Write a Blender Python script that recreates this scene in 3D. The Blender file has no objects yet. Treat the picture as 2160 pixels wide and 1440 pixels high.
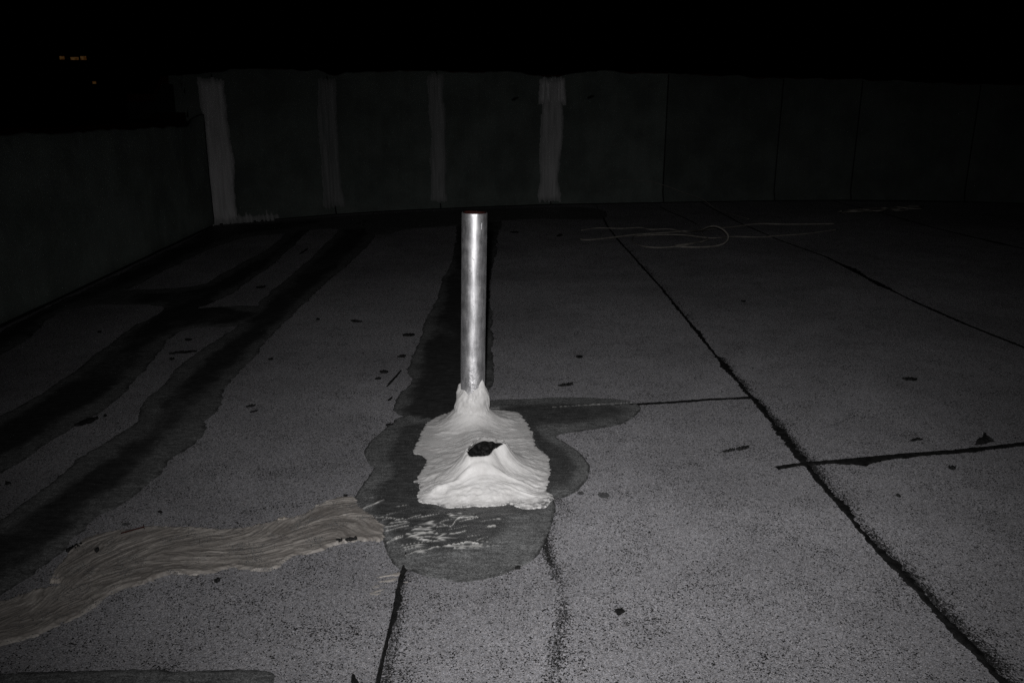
import bpy, math, random
import numpy as np
from mathutils import Vector

random.seed(7)
rng = np.random.default_rng(7)
sc = bpy.context.scene
COL = sc.collection

# ------------------------------------------------------------------ camera, world, flash, exposure
H = 0.90                       # lens height above the roof
F = 1743.0                     # focal length in photograph pixels (2160 wide)
PITCH = math.atan(505.0 / F)
cp, sp = math.cos(PITCH), math.sin(PITCH)
cam_d = bpy.data.cameras.new('camera')
cam_d.sensor_width = 36.0
cam_d.lens = 36.0 * F / 2160.0
cam_d.clip_start = 0.02
cam_d.clip_end = 600.0
cam = bpy.data.objects.new('camera', cam_d)
cam.location = (0, 0, H)
cam.rotation_euler = (math.pi / 2 - PITCH, 0, 0)
COL.objects.link(cam)
sc.camera = cam

w = bpy.data.worlds.new('World')
sc.world = w
w.use_nodes = True
wn = w.node_tree.nodes
wn.clear()
sky = wn.new('ShaderNodeTexSky')
sky.sky_type = 'NISHITA'
sky.sun_disc = False
sky.sun_elevation = math.radians(-9)
sky.sun_rotation = math.radians(150)
bg = wn.new('ShaderNodeBackground')
bg.inputs['Strength'].default_value = 0.004
wo = wn.new('ShaderNodeOutputWorld')
w.node_tree.links.new(sky.outputs[0], bg.inputs[0])
w.node_tree.links.new(bg.outputs[0], wo.inputs[0])

# the camera's own flash, just above the lens and a little to its left; the reflector throws an oval beam
FLASH_W = 196.0
BEAM = (0.16, -0.165, 0.545, 0.425)      # centre and half widths (tangents) of the beam, off the lens axis
fl = bpy.data.lights.new('camera_flash', 'POINT')
fl.energy = FLASH_W
fl.color = (1.0, 0.985, 0.985)
fl.shadow_soft_size = 0.012
flo = bpy.data.objects.new('camera_flash', fl)
flo.location = (-0.022, 0.0, H + 0.085)
flo.rotation_euler = (math.pi / 2 - PITCH, 0, 0)
COL.objects.link(flo)
if BEAM:
    bx, by, wx, wy = BEAM
    fl.use_nodes = True
    ft = fl.node_tree; fn = ft.nodes
    em = next(n for n in fn if n.type == 'EMISSION')
    tc = fn.new('ShaderNodeTexCoord'); sx = fn.new('ShaderNodeSeparateXYZ')
    ft.links.new(tc.outputs['Normal'], sx.inputs[0])

    def fm(op, a, b=0.0):
        n = fn.new('ShaderNodeMath'); n.operation = op
        for i, v in enumerate((a, b)):
            if isinstance(v, (int, float)): n.inputs[i].default_value = v
            else: ft.links.new(v, n.inputs[i])
        return n.outputs[0]
    zz_ = fm('MAXIMUM', fm('MULTIPLY', sx.outputs[2], -1.0), 0.02)
    qx = fm('DIVIDE', fm('SUBTRACT', fm('DIVIDE', sx.outputs[0], zz_), bx), wx)
    qy = fm('DIVIDE', fm('SUBTRACT', fm('DIVIDE', sx.outputs[1], zz_), by), wy)
    r2 = fm('ADD', fm('MULTIPLY', qx, qx), fm('MULTIPLY', qy, qy))
    st_ = fm('POWER', 2.718281828, fm('MULTIPLY', r2, -1.0))
    front_ = fm('GREATER_THAN', fm('MULTIPLY', sx.outputs[2], -1.0), 0.02)
    ft.links.new(fm('MULTIPLY', st_, front_), em.inputs['Strength'])

sc.view_settings.view_transform = 'Standard'
sc.view_settings.look = 'None'
sc.view_settings.gamma = 1.0
sc.view_settings.exposure = 0.0
sc.view_settings.use_curve_mapping = False
sc.render.engine = 'CYCLES'
sc.cycles.max_bounces = 4
sc.cycles.use_denoising = False


# ------------------------------------------------------------------ measuring helpers
def P(px, py):
    """where on the roof (z = 0) a measured point of the photograph lies"""
    u, v = px - 1080.0, py - 720.0
    t = H / (v * cp + F * sp)
    return np.array((u * t, (F * cp - v * sp) * t))


def PL(pts):
    return np.array([P(*p) for p in pts])


def zat(Y, py):
    """height of a point at distance Y seen on picture row py"""
    v = py - 720.0
    return H - Y * (v * cp + F * sp) / (F * cp - v * sp)


# ------------------------------------------------------------------ noise
def _hash(ix, iy, s):
    ix = ix.astype(np.int64).astype(np.uint32)
    iy = iy.astype(np.int64).astype(np.uint32)
    n = ix * np.uint32(374761393) + iy * np.uint32(668265263) + np.uint32((s * 2246822519 + 97) & 0xffffffff)
    n = (n ^ (n >> np.uint32(13))) * np.uint32(1274126177)
    n = n ^ (n >> np.uint32(16))
    return (n & np.uint32(0xffffff)).astype(np.float64) / float(0xffffff)


def vn(x, y, s=0):
    x = np.asarray(x, float); y = np.asarray(y, float)
    x, y = np.broadcast_arrays(x, y)
    ix, iy = np.floor(x), np.floor(y)
    fx, fy = x - ix, y - iy
    fx = fx * fx * (3 - 2 * fx); fy = fy * fy * (3 - 2 * fy)
    a = _hash(ix, iy, s); b = _hash(ix + 1, iy, s)
    c = _hash(ix, iy + 1, s); d = _hash(ix + 1, iy + 1, s)
    return (a * (1 - fx) + b * fx) * (1 - fy) + (c * (1 - fx) + d * fx) * fy


def fbm(x, y, s=0, o=3):
    t = 0.0; a = 0.5; n = 0.0
    for k in range(o):
        t = t + a * vn(np.asarray(x) * 2 ** k, np.asarray(y) * 2 ** k, s + k * 17)
        n += a; a *= 0.5
    return t / n          # 0..1


def sstep(a, b, x):
    t = np.clip((x - a) / (b - a), 0, 1)
    return t * t * (3 - 2 * t)


def sdf(poly, X, Y):
    """signed distance, positive inside"""
    shp = X.shape
    x = X.ravel(); y = Y.ravel()
    d = np.full(x.shape, 1e9); ins = np.zeros(x.shape, bool)
    n = len(poly)
    for i in range(n):
        ax, ay = poly[i]; bx, by = poly[(i + 1) % n]
        ex, ey = bx - ax, by - ay
        L = ex * ex + ey * ey + 1e-12
        t = np.clip(((x - ax) * ex + (y - ay) * ey) / L, 0, 1)
        d = np.minimum(d, (x - ax - t * ex) ** 2 + (y - ay - t * ey) ** 2)
        cond = ((ay > y) != (by > y))
        if ey != 0:
            cond &= x < (ex * (y - ay) / ey + ax)
            ins ^= cond
    d = np.sqrt(d)
    return np.where(ins, d, -d).reshape(shp)


def smooth_poly(pts, n=4):
    """closed Catmull-Rom"""
    p = np.asarray(pts, float); m = len(p); out = []
    for i in range(m):
        a, b, c, d = p[i - 1], p[i], p[(i + 1) % m], p[(i + 2) % m]
        for k in range(n):
            t = k / n
            out.append(0.5 * (2 * b + (c - a) * t + (2 * a - 5 * b + 4 * c - d) * t * t + (3 * b - a - 3 * c + d) * t ** 3))
    return np.array(out)


def smooth_line(pts, n=6):
    p = [np.asarray(q, float) for q in pts]
    p = [2 * p[0] - p[1]] + p + [2 * p[-1] - p[-2]]
    out = []
    for i in range(1, len(p) - 2):
        a, b, c, d = p[i - 1], p[i], p[i + 1], p[i + 2]
        for k in range(n):
            t = k / n
            out.append(0.5 * (2 * b + (c - a) * t + (2 * a - 5 * b + 4 * c - d) * t * t + (3 * b - a - 3 * c + d) * t ** 3))
    out.append(p[-2])
    return np.array(out)


def resample(line, step):
    line = np.asarray(line, float)
    seg = np.linalg.norm(np.diff(line, axis=0), axis=1)
    s = np.concatenate([[0], np.cumsum(seg)])
    n = max(2, int(s[-1] / step) + 1)
    q = np.linspace(0, s[-1], n)
    return np.stack([np.interp(q, s, line[:, k]) for k in range(line.shape[1])], 1), q


# ------------------------------------------------------------------ object helpers
def link(o, parent=None):
    COL.objects.link(o)
    if parent is not None:
        o.parent = parent
    return o


def tag(o, label=None, cat=None, group=None, kind=None):
    if label: o['label'] = label
    if cat: o['category'] = cat
    if group: o['group'] = group
    if kind: o['kind'] = kind
    return o


def empty(name, loc=(0, 0, 0)):
    o = bpy.data.objects.new(name, None)
    o.empty_display_size = 0.05
    o.location = loc
    return link(o)


def obj(name, verts, faces, mat, parent=None, smooth=False, attr=None):
    me = bpy.data.meshes.new(name)
    me.from_pydata([tuple(v) for v in verts], [], [tuple(f) for f in faces])
    if mat is not None:
        me.materials.append(mat)
    if smooth:
        me.polygons.foreach_set('use_smooth', [True] * len(me.polygons))
    if attr:
        for k, vals in attr.items():
            a = me.attributes.new(k, 'FLOAT', 'POINT')
            a.data.foreach_set('value', np.asarray(vals, np.float32).ravel())
    me.update()
    return link(bpy.data.objects.new(name, me), parent)


def grid_obj(name, XYZ, keep, mat, parent=None, attr=None, smooth=True):
    """XYZ: (n, m, 3) grid of points; keep: (n-1, m-1) faces kept"""
    n, m = XYZ.shape[:2]
    idx = np.arange(n * m).reshape(n, m)
    q = np.stack([idx[:-1, :-1], idx[1:, :-1], idx[1:, 1:], idx[:-1, 1:]], -1)
    q = q[keep]
    used = np.unique(q)
    remap = np.full(n * m, -1); remap[used] = np.arange(len(used))
    v = XYZ.reshape(-1, 3)[used]; q = remap[q]
    me = bpy.data.meshes.new(name)
    me.vertices.add(len(v)); me.vertices.foreach_set('co', v.astype(np.float32).ravel())
    me.loops.add(q.size); me.loops.foreach_set('vertex_index', q.astype(np.int32).ravel())
    me.polygons.add(len(q))
    me.polygons.foreach_set('loop_start', np.arange(0, q.size, 4, dtype=np.int32))
    me.polygons.foreach_set('loop_total', np.full(len(q), 4, dtype=np.int32))
    if smooth:
        me.polygons.foreach_set('use_smooth', np.ones(len(q), bool))
    if attr:
        for k, vals in attr.items():
            a = me.attributes.new(k, 'FLOAT', 'POINT')
            a.data.foreach_set('value', vals.ravel()[used].astype(np.float32))
    me.materials.append(mat)
    me.update(calc_edges=True)
    me.validate()
    return link(bpy.data.objects.new(name, me), parent)


def anypos(Z):
    p = Z > 0
    return p[:-1, :-1] | p[1:, :-1] | p[1:, 1:] | p[:-1, 1:]


def field(name, mat, parent, box, cell, zfun, attrf=None):
    """a height field lying on the roof: it dips under z = 0 outside its outline"""
    x0, x1, y0, y1 = box
    xs = np.arange(x0, x1 + cell, cell); ys = np.arange(y0, y1 + cell, cell)
    X, Y = np.meshgrid(xs, ys, indexing='ij')
    Z = zfun(X, Y)
    XYZ = np.stack([X, Y, Z], -1)
    # winding so that normals look up
    return grid_obj(name, XYZ, anypos(Z), mat, parent, attrf(X, Y, Z) if attrf else None)


def bbox(poly, m):
    a = poly.min(0) - m; b = poly.max(0) + m
    return a[0], b[0], a[1], b[1]


def coat(name, px, mat, cell, th, parent=None, wob=0.012, wf=14.0, seed=0, shrink=0.0, extra=None, attrf=None, edge=None):
    poly = smooth_poly(PL(px), 3)
    e = edge or cell * 1.3

    rimd = [None]

    def zf(X, Y):
        d = sdf(poly, X, Y) - shrink
        d = d + (fbm(X * wf, Y * wf, seed, 4) - 0.5) * 2 * wob + (fbm(X * 75, Y * 45, seed + 3, 3) - .5) * 1.1 * wob
        rimd[0] = sstep(.0085, .002, d)
        z = np.clip(d / e, -1.2, 1.0) * th
        if extra is not None:
            z = z + np.where(d > 0, extra(X, Y, d), 0)
        return z
    return field(name, mat, parent, bbox(poly, 3 * cell), cell, zf, (lambda X, Y, Z: {**attrf(X, Y, Z), 'rim': rimd[0]}) if attrf else None)


def bead(name, line, mat, parent, hw, th, step=0.006, nt=9, seed=0, raised=0.0, jag=0.35):
    """an irregular strip of bitumen squeezed out along a seam"""
    L, s = resample(line, step)
    tan = np.gradient(L, axis=0); tan /= np.linalg.norm(tan, axis=1)[:, None] + 1e-9
    nor = np.stack([tan[:, 1], -tan[:, 0]], 1)      # to the right of the direction of travel
    t = np.linspace(-1, 1, nt)
    wl = hw(s, -1); wr = hw(s, 1)
    jl = 1 + jag * (fbm(s * 60, s * 0 + 3, seed, 2) - .5) * 2 + 0.6 * jag * (vn(s * 160, s * 0, seed + 5) - .5) * 2
    jr = 1 + jag * (fbm(s * 60, s * 0 + 9, seed + 3, 2) - .5) * 2 + 0.6 * jag * (vn(s * 160, s * 0, seed + 8) - .5) * 2
    off = np.where(t[None, :] < 0, t[None, :] * (wl * jl)[:, None], t[None, :] * (wr * jr)[:, None])
    X = L[:, :1] + nor[:, :1] * off; Y = L[:, 1:] + nor[:, 1:] * off
    prof = np.array([1 - abs(q) ** 2.2 for q in t])[None, :]
    lump = 0.45 + 0.9 * fbm(X * 70, Y * 70, seed + 2, 2)
    Z = raised + th * prof * lump - 0.0004
    XYZ = np.stack([X, Y, Z], -1)
    return grid_obj(name, XYZ, np.ones((len(s) - 1, nt - 1), bool), mat, parent)


def specks(name, items, mat, parent):
    """crumbs of bitumen: items of (x, y, size)"""
    V = []; Fc = []
    for x, y, s in items:
        k = 5; a0 = random.uniform(0, 6.28); b = len(V)
        st = random.uniform(0.6, 1.6); ca, sa = math.cos(a0), math.sin(a0)
        for i in range(k):
            a = 2 * math.pi * i / k; r = s * random.uniform(.55, 1.15)
            ux, uy = math.cos(a) * r * st, math.sin(a) * r / st
            V.append((x + ux * ca - uy * sa, y + ux * sa + uy * ca, 0.0003))
        V.append((x, y, 0.0004 + 0.45 * s))
        for i in range(k):
            Fc.append((b + i, b + (i + 1) % k, b + k))
    return tag(obj(name, V, Fc, mat, parent), kind='stuff')


def tube(name, pts, r, mat, parent=None, nseg=8, step=None):
    p = smooth_line(pts, 8)
    if step: p, _ = resample(p, step); p[:, 2] = np.maximum(p[:, 2], r * .9)
    n = len(p); V = []; Fc = []
    T = np.gradient(p, axis=0); T /= np.linalg.norm(T, axis=1)[:, None] + 1e-9
    for i in range(n):
        t = T[i]; up = np.array((0, 0, 1.0)) if abs(t[2]) < .95 else np.array((1.0, 0, 0))
        a = np.cross(t, up); a /= np.linalg.norm(a); b = np.cross(a, t)
        for k in range(nseg):
            q = 2 * math.pi * k / nseg
            V.append(p[i] + r * (math.cos(q) * a + math.sin(q) * b))
    for i in range(n - 1):
        for k in range(nseg):
            k2 = (k + 1) % nseg
            Fc.append((i * nseg + k, i * nseg + k2, (i + 1) * nseg + k2, (i + 1) * nseg + k))
    Fc.append(tuple(range(nseg))[::-1]); Fc.append(tuple((n - 1) * nseg + k for k in range(nseg)))
    return obj(name, V, Fc, mat, parent, smooth=True)


def box(name, a, b, mat, parent=None):
    (x0, y0, z0), (x1, y1, z1) = a, b
    V = [(x0, y0, z0), (x1, y0, z0), (x1, y1, z0), (x0, y1, z0), (x0, y0, z1), (x1, y0, z1), (x1, y1, z1), (x0, y1, z1)]
    Fc = [(0, 3, 2, 1), (4, 5, 6, 7), (0, 1, 5, 4), (1, 2, 6, 5), (2, 3, 7, 6), (3, 0, 4, 7)]
    return obj(name, V, Fc, mat, parent)


# ------------------------------------------------------------------ materials
class NT:
    def __init__(self, name):
        self.m = bpy.data.materials.new(name); self.m.use_nodes = True
        self.t = self.m.node_tree; self.n = self.t.nodes; self.n.clear()
        self.out = self.n.new('ShaderNodeOutputMaterial')
        self.co = self.n.new('ShaderNodeNewGeometry').outputs['Position']

    def L(self, a, b): self.t.links.new(a, b)

    def val(self, sock, v):
        if hasattr(v, 'is_output') or isinstance(v, bpy.types.NodeSocket): self.L(v, sock)
        else: sock.default_value = v

    def noise(self, scale, detail=3, rough=.55, vec=None, dist=0.0):
        n = self.n.new('ShaderNodeTexNoise'); n.inputs['Scale'].default_value = scale
        n.inputs['Detail'].default_value = detail; n.inputs['Roughness'].default_value = rough
        n.inputs['Distortion'].default_value = dist
        self.L(vec or self.co, n.inputs['Vector']); return n.outputs[0]

    def voro(self, scale, vec=None, feature='F1'):
        n = self.n.new('ShaderNodeTexVoronoi'); n.feature = feature; n.inputs['Scale'].default_value = scale
        self.L(vec or self.co, n.inputs['Vector']); return n

    def sep(self, col):
        n = self.n.new('ShaderNodeSeparateColor'); self.L(col, n.inputs[0]); return n.outputs

    def math(self, op, a, b=0.0, c=None):
        n = self.n.new('ShaderNodeMath'); n.operation = op
        self.val(n.inputs[0], a); self.val(n.inputs[1], b)
        if c is not None: self.val(n.inputs[2], c)
        return n.outputs[0]

    def rng(self, x, a, b, c=0.0, d=1.0, smooth=True):
        n = self.n.new('ShaderNodeMapRange'); n.interpolation_type = 'SMOOTHSTEP' if smooth else 'LINEAR'
        self.L(x, n.inputs[0])
        for i, v in enumerate((a, b, c, d)): self.val(n.inputs[i + 1], v)
        return n.outputs[0]

    def mix(self, f, a, b):
        n = self.n.new('ShaderNodeMix'); n.data_type = 'RGBA'
        self.val(n.inputs[0], f); self.val(n.inputs[6], a); self.val(n.inputs[7], b); return n.outputs[2]

    def scalevec(self, s):
        n = self.n.new('ShaderNodeMapping'); n.inputs['Scale'].default_value = s
        self.L(self.co, n.inputs[0]); return n.outputs[0]

    def attr(self, name):
        n = self.n.new('ShaderNodeAttribute'); n.attribute_name = name; return n.outputs['Fac']

    def bump(self, h, strength, dist=.002, normal=None):
        n = self.n.new('ShaderNodeBump'); n.inputs['Strength'].default_value = strength
        n.inputs['Distance'].default_value = dist; self.L(h, n.inputs['Height'])
        if normal is not None: self.L(normal, n.inputs['Normal'])
        return n.outputs[0]

    def bsdf(self, col, rough, normal=None, metal=0.0, spec=0.5, diffrough=0.0):
        b = self.n.new('ShaderNodeBsdfPrincipled')
        self.val(b.inputs['Base Color'], col); self.val(b.inputs['Roughness'], rough)
        self.val(b.inputs['Metallic'], metal); self.val(b.inputs['Specular IOR Level'], spec)
        if 'Diffuse Roughness' in b.inputs: b.inputs['Diffuse Roughness'].default_value = diffrough
        if normal is not None: self.L(normal, b.inputs['Normal'])
        self.L(b.outputs[0], self.out.inputs[0]); return b


def g(v, warm=0.0, green=0.0):
    return (v * (1 + warm), v * (1 + green), v * (1 - warm), 1)


def granule_mat(name, base, lost, spread=1.0, lostcol=.012, size=740.0, rough=.85, spec=.2, lo=.60):
    """mineral granules bonded on bitumen, some of them lost in patches"""
    n = NT(name)
    v1 = n.voro(size); c1 = n.sep(v1.outputs['Color'])
    v2 = n.voro(size * .58); c2 = n.sep(v2.outputs['Color'])
    tone = n.math('MULTIPLY_ADD', c1[0], 1.1 * spread, 1 - .55 * spread)
    spark = n.rng(c1[2], .90, 1.0, 0.0, 0.9 * spread, False)
    tone = n.math('ADD', tone, spark)
    v3 = n.voro(size * .40); c3 = n.sep(v3.outputs['Color'])
    tone = n.math('MULTIPLY', tone, n.math('MULTIPLY_ADD', c3[1], .42 * spread, 1 - .20 * spread))
    big = n.noise(1.6, 4, .6)
    tone = n.math('MULTIPLY', tone, n.math('MULTIPLY', n.rng(big, .3, .7, .84, 1.1), n.rng(n.noise(.55, 5, .65, dist=.8), .35, .6, .80, 1.06)))
    hue = n.mix(c1[1], (.97, .985, 1.07, 1), (1.03, .99, 1.0, 1))
    mul = n.n.new('ShaderNodeMix'); mul.data_type = 'RGBA'; mul.blend_type = 'MULTIPLY'; mul.inputs[0].default_value = 1
    n.L(hue, mul.inputs[6])
    comb = n.n.new('ShaderNodeCombineColor')
    t3 = n.math('MULTIPLY', tone, base)
    for i in range(3): n.L(t3, comb.inputs[i])
    n.L(comb.outputs[0], mul.inputs[7])
    # loss: cells whose random number is under a threshold that varies in patches
    p1 = n.noise(9.0, 5, .65); p2 = n.noise(55.0, 3, .6)
    patch = n.math('ADD', n.math('MULTIPLY', p1, .6), n.math('MULTIPLY', p2, .4))
    thr = n.rng(patch, .42, .70, lost * .35, lost * 2.6)
    gone = n.math('LESS_THAN', c2[0], thr)
    col = n.mix(gone, mul.outputs[2], g(lostcol))
    hgt = n.math('MULTIPLY', c1[0], n.math('SUBTRACT', 1.0, n.math('MULTIPLY', gone, .7)))
    rd = n.math('SUBTRACT', hgt, n.math('MULTIPLY', v1.outputs['Distance'], 1.2))
    nb = n.bump(rd, .4, .0012)
    n.bsdf(col, rough, nb, spec=spec, diffrough=.15)
    return n.m


M = {}
M['granule'] = granule_mat('grey_mineral_felt', .21, .115)


def coating_mat(name, thin, core, glossy=.5, spark=.16, sp_=.35):
    """brushed coating: thin over the granules at its edge, thick in the middle, white smears and wrinkle glints painted in in places"""
    n = NT(name)
    k = n.attr('core'); p = n.attr('paint')
    v1 = n.voro(620); c1 = n.sep(v1.outputs['Color'])
    a = n.noise(40, 4, .65); big = n.noise(6, 4, .6)
    kk = n.rng(n.math('ADD', k, n.math('MULTIPLY_ADD', a, .9, -.45)), .05, .95)
    c4 = n.sep(n.voro(260).outputs['Color'])
    f1 = n.math('MULTIPLY', n.math('MULTIPLY', n.math('MULTIPLY_ADD', c1[0], .9, .55), n.math('MULTIPLY_ADD', c4[0], .6, .7)), n.rng(big, .3, .7, .85, 1.15))
    sparkle = n.math('MULTIPLY', n.rng(c1[2], .90, 1.0, 0, 1, False), n.math('MULTIPLY_ADD', k, -.6, 1.0))
    def grey(v):
        comb = n.n.new('ShaderNodeCombineColor')
        for i, q in enumerate((.99, 1.0, 1.0)): n.L(n.math('MULTIPLY', v, q), comb.inputs[i])
        return comb.outputs[0]
    col = n.mix(kk, grey(n.math('MULTIPLY', f1, thin)), grey(n.math('MULTIPLY', n.math('MULTIPLY_ADD', a, 1.2, .4), core)))
    col = n.mix(sparkle, col, g(spark))
    rim = n.math('MULTIPLY', n.attr('rim'), n.rng(n.noise(18, 3, .6), .35, .6, .1, .75))
    col = n.mix(rim, col, g(.012))
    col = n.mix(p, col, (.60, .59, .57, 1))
    bst = n.noise(1.0, 4, .7, vec=n.scalevec((22, 95, 1)), dist=.6)
    mm = n.n.new('ShaderNodeMix'); mm.data_type = 'RGBA'; mm.blend_type = 'MULTIPLY'; mm.inputs[0].default_value = 1
    n.L(col, mm.inputs[6]); n.L(grey(n.rng(bst, .3, .7, .68, 1.32)), mm.inputs[7]); col = mm.outputs[2]
    h = n.math('ADD', n.math('MULTIPLY', c1[0], n.math('MULTIPLY_ADD', k, -.7, .8)), n.math('MULTIPLY', n.noise(150, 3, .6), .8))
    nb = n.bump(h, .45, .0014)
    n.bsdf(col, n.math('MULTIPLY_ADD', a, .3, glossy - .15), nb, spec=sp_)
    return n.m


M['coat_strip'] = coating_mat('dark_brushed_coating', .122, .032, .62, .13, .25)
M['coat_patch'] = coating_mat('grey_wet_coating', .125, .056, .34, .30, .5)
M['coat_plain'] = coating_mat('thin_grey_coating', .095, .095, .55, .2, .3)


def bitumen_mat(name, v, rough=.5, spec=.5, streak=True, warm=0.0, green=0.0, bmp=.5):
    n = NT(name)
    a = n.noise(60, 4, .6); b = n.noise(420, 2, .6); c = n.noise(7, 3, .6)
    f = n.math('MULTIPLY', n.rng(a, .3, .7, .7, 1.3), n.rng(c, .3, .7, .75, 1.25))
    f = n.math('MULTIPLY', f, v)
    comb = n.n.new('ShaderNodeCombineColor')
    for i, k in enumerate((1 + warm, 1 + green, 1 - warm)):
        n.L(n.math('MULTIPLY', f, k), comb.inputs[i])
    col = n.mix(n.rng(b, .64, .72, 0, .35), comb.outputs[0], g(v * 4 + .02))
    nb = n.bump(n.math('ADD', a, n.math('MULTIPLY', b, .6)), bmp, .003)
    n.bsdf(col, n.rng(a, .3, .7, rough - .1, rough + .15), nb, spec=spec)
    return n.m


M['bitumen'] = bitumen_mat('black_bitumen', .008, .6, .25, bmp=.8)
M['flake'] = bitumen_mat('dry_black_flake', .010, .7, .2, bmp=.6)
M['deck'] = bitumen_mat('roof_deck', .012, .8, .2)
M['night_ground'] = bitumen_mat('night_ground', .03, .9, .1)


def white_mat():
    n = NT('white_brushed_sealant')
    a = n.noise(26, 4, .6); fine = n.noise(1.0, 4, .65, vec=n.scalevec((190, 250, 250))); grit = n.noise(700, 2, .6)
    worn = n.attr('worn'); thin = n.attr('thin')
    col = n.mix(n.rng(a, .3, .7), (.60, .592, .58, 1), (.71, .705, .695, 1))
    col = n.mix(n.rng(fine, .28, .42, .12, 0), col, (.45, .445, .44, 1))
    tn = n.math('MULTIPLY', thin, n.rng(n.noise(1.0, 4, .65, vec=n.scalevec((60, 160, 160))), .25, .65, .55, 1.0))
    col = n.mix(tn, col, (.34, .336, .33, 1))
    col = n.mix(n.rng(n.noise(210, 3, .7), .66, .74, 0, .55), col, (.28, .275, .265, 1))
    col = n.mix(n.rng(n.noise(13, 4, .7, dist=.6), .52, .68, 0, .30), col, (.47, .462, .45, 1))
    gap = n.math('MULTIPLY', n.rng(worn, .0, 1.0, 0, 1), n.rng(n.noise(110, 4, .75), .44, .56))
    col = n.mix(gap, col, (.13, .13, .13, 1))
    h = n.math('ADD', n.math('MULTIPLY', fine, 1.0), n.math('MULTIPLY', grit, .35))
    nb = n.bump(h, .26, .0022)
    n.bsdf(col, .45, nb, spec=.4, diffrough=.12)
    return n.m


M['white'] = white_mat()


def smear_mat():
    n = NT('beige_brushed_sealant')
    st = n.attr('streak'); a = n.noise(12, 4, .6); f = n.noise(300, 3, .6)
    col = n.mix(n.rng(st, .25, .75), (.140, .128, .118, 1), (.40, .374, .345, 1))
    col = n.mix(n.rng(a, .35, .68, 0, .6), col, (.17, .155, .142, 1))
    col = n.mix(n.rng(n.noise(45, 4, .7), .55, .72, 0, .5), col, (.11, .10, .093, 1))
    col = n.mix(n.rng(f, .60, .72, 0, .35), col, (.05, .045, .04, 1))
    vg = n.sep(n.voro(640).outputs['Color']); thinp = n.rng(n.noise(16, 4, .65), .46, .62, .02, .30)
    col = n.mix(n.math('LESS_THAN', vg[0], thinp), col, n.mix(vg[1], g(.035), g(.24)))
    nb = n.bump(n.math('ADD', st, n.math('MULTIPLY', f, .3)), .5, .0018)
    n.bsdf(col, .55, nb, spec=.3)
    return n.m


M['smear'] = smear_mat()


def silver_mat():
    n = NT('silver_painted_pipe')
    a = n.noise(1.0, 4, .6, vec=n.scalevec((160, 160, 22))); b = n.noise(260, 3, .65); c = n.noise(30, 4, .6)
    low = n.attr('low')
    f = n.math('MULTIPLY', n.rng(a, .3, .7, .72, 1.12), n.rng(c, .3, .7, .86, 1.08))
    comb = n.n.new('ShaderNodeCombineColor')
    for i, k in enumerate((.93, .93, .95)): n.L(n.math('MULTIPLY', f, k), comb.inputs[i])
    spot = n.rng(n.noise(95, 2, .5), .70, .76, 0, .55)
    col = n.mix(spot, comb.outputs[0], (.13, .10, .085, 1))
    h = n.math('ADD', n.math('MULTIPLY', b, n.math('MULTIPLY_ADD', low, 1.4, .03)), n.math('MULTIPLY', n.noise(90, 4, .6), n.math('MULTIPLY_ADD', low, 3.2, .16)))
    nb = n.bump(h, .30, .0018)
    n.bsdf(col, n.rng(c, .3, .7, .45, .53), nb, metal=.93, spec=.5)
    return n.m


M['silver'] = silver_mat()


def rust_mat(name='rusty_iron', k=1.0):
    n = NT(name)
    a = n.noise(220, 4, .65)
    col = n.mix(n.rng(a, .3, .7), (.045 * k, .010 * k, .008 * k, 1), (.12 * k, .026 * k, .018 * k, 1))
    n.bsdf(col, .8, n.bump(a, .6, .002), spec=.2)
    return n.m


M['rust'] = rust_mat(k=.34)


def wall_mat(name, v, green=.06):
    n = NT(name)
    a = n.noise(3, 5, .6); b = n.noise(1.0, 4, .6, vec=n.scalevec((14, 14, 1.6))); c = n.noise(240, 3, .6)
    f = n.math('MULTIPLY', n.rng(a, .3, .7, .78, 1.22), n.rng(b, .3, .7, .95, 1.05))
    f = n.math('MULTIPLY', f, n.math('MULTIPLY', n.rng(c, .3, .7, .7, 1.3), v))
    comb = n.n.new('ShaderNodeCombineColor')
    for i, k in enumerate((.92, 1.0 + green, .98)): n.L(n.math('MULTIPLY', f, k), comb.inputs[i])
    n.bsdf(comb.outputs[0], .85, n.bump(c, .6, .002), spec=.15, diffrough=.6)
    return n.m


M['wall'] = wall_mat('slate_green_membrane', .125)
M['wall_right_dimmed'] = wall_mat('slate_green_membrane_dimmed', .085)  # darker copy of the wall membrane, the flash's fade to the right painted in
M['wall_dark'] = wall_mat('wall_core_bitumen', .012)
M['left_wall'] = wall_mat('left_wall_membrane', .135)


def stripe_mat():
    n = NT('brushed_white_joint_paint')
    p = n.attr('paint'); a = n.noise(1.0, 4, .6, vec=n.scalevec((60, 60, 5)))
    p2 = n.math('MULTIPLY', p, n.rng(a, .3, .65, .78, 1.0))
    col = n.mix(p2, (.115, .125, .122, 1), (.70, .69, .70, 1))
    n.bsdf(col, .6, n.bump(a, .4, .003), spec=.3)
    return n.m


M['stripe'] = stripe_mat()


def plain(name, col, rough=.6, spec=.4, scale=40, var=.25):
    n = NT(name); a = n.noise(scale, 4, .6)
    lo = tuple(c * (1 - var) for c in col[:3]) + (1,); hi = tuple(min(1, c * (1 + var)) for c in col[:3]) + (1,)
    n.bsdf(n.mix(n.rng(a, .3, .7), lo, hi), rough, n.bump(a, .2, .002), spec=spec)
    return n.m


M['cable'] = plain('dusty_white_cable', (.19, .178, .162, 1), .6)
M['coping'] = plain('dark_red_coping', (.030, .006, .004, 1), .8, .1, 8)
M['far_wall'] = plain('far_building_wall', (.10, .09, .08, 1), .9, .1, 2)
M['glove'] = plain('stain_grey', (.075, .075, .078, 1), .8, .2, 200, .5)
M['chip_pale'] = plain('pale_sealant_crumb', (.30, .275, .245, 1), .6, .3, 120, .3)


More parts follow.
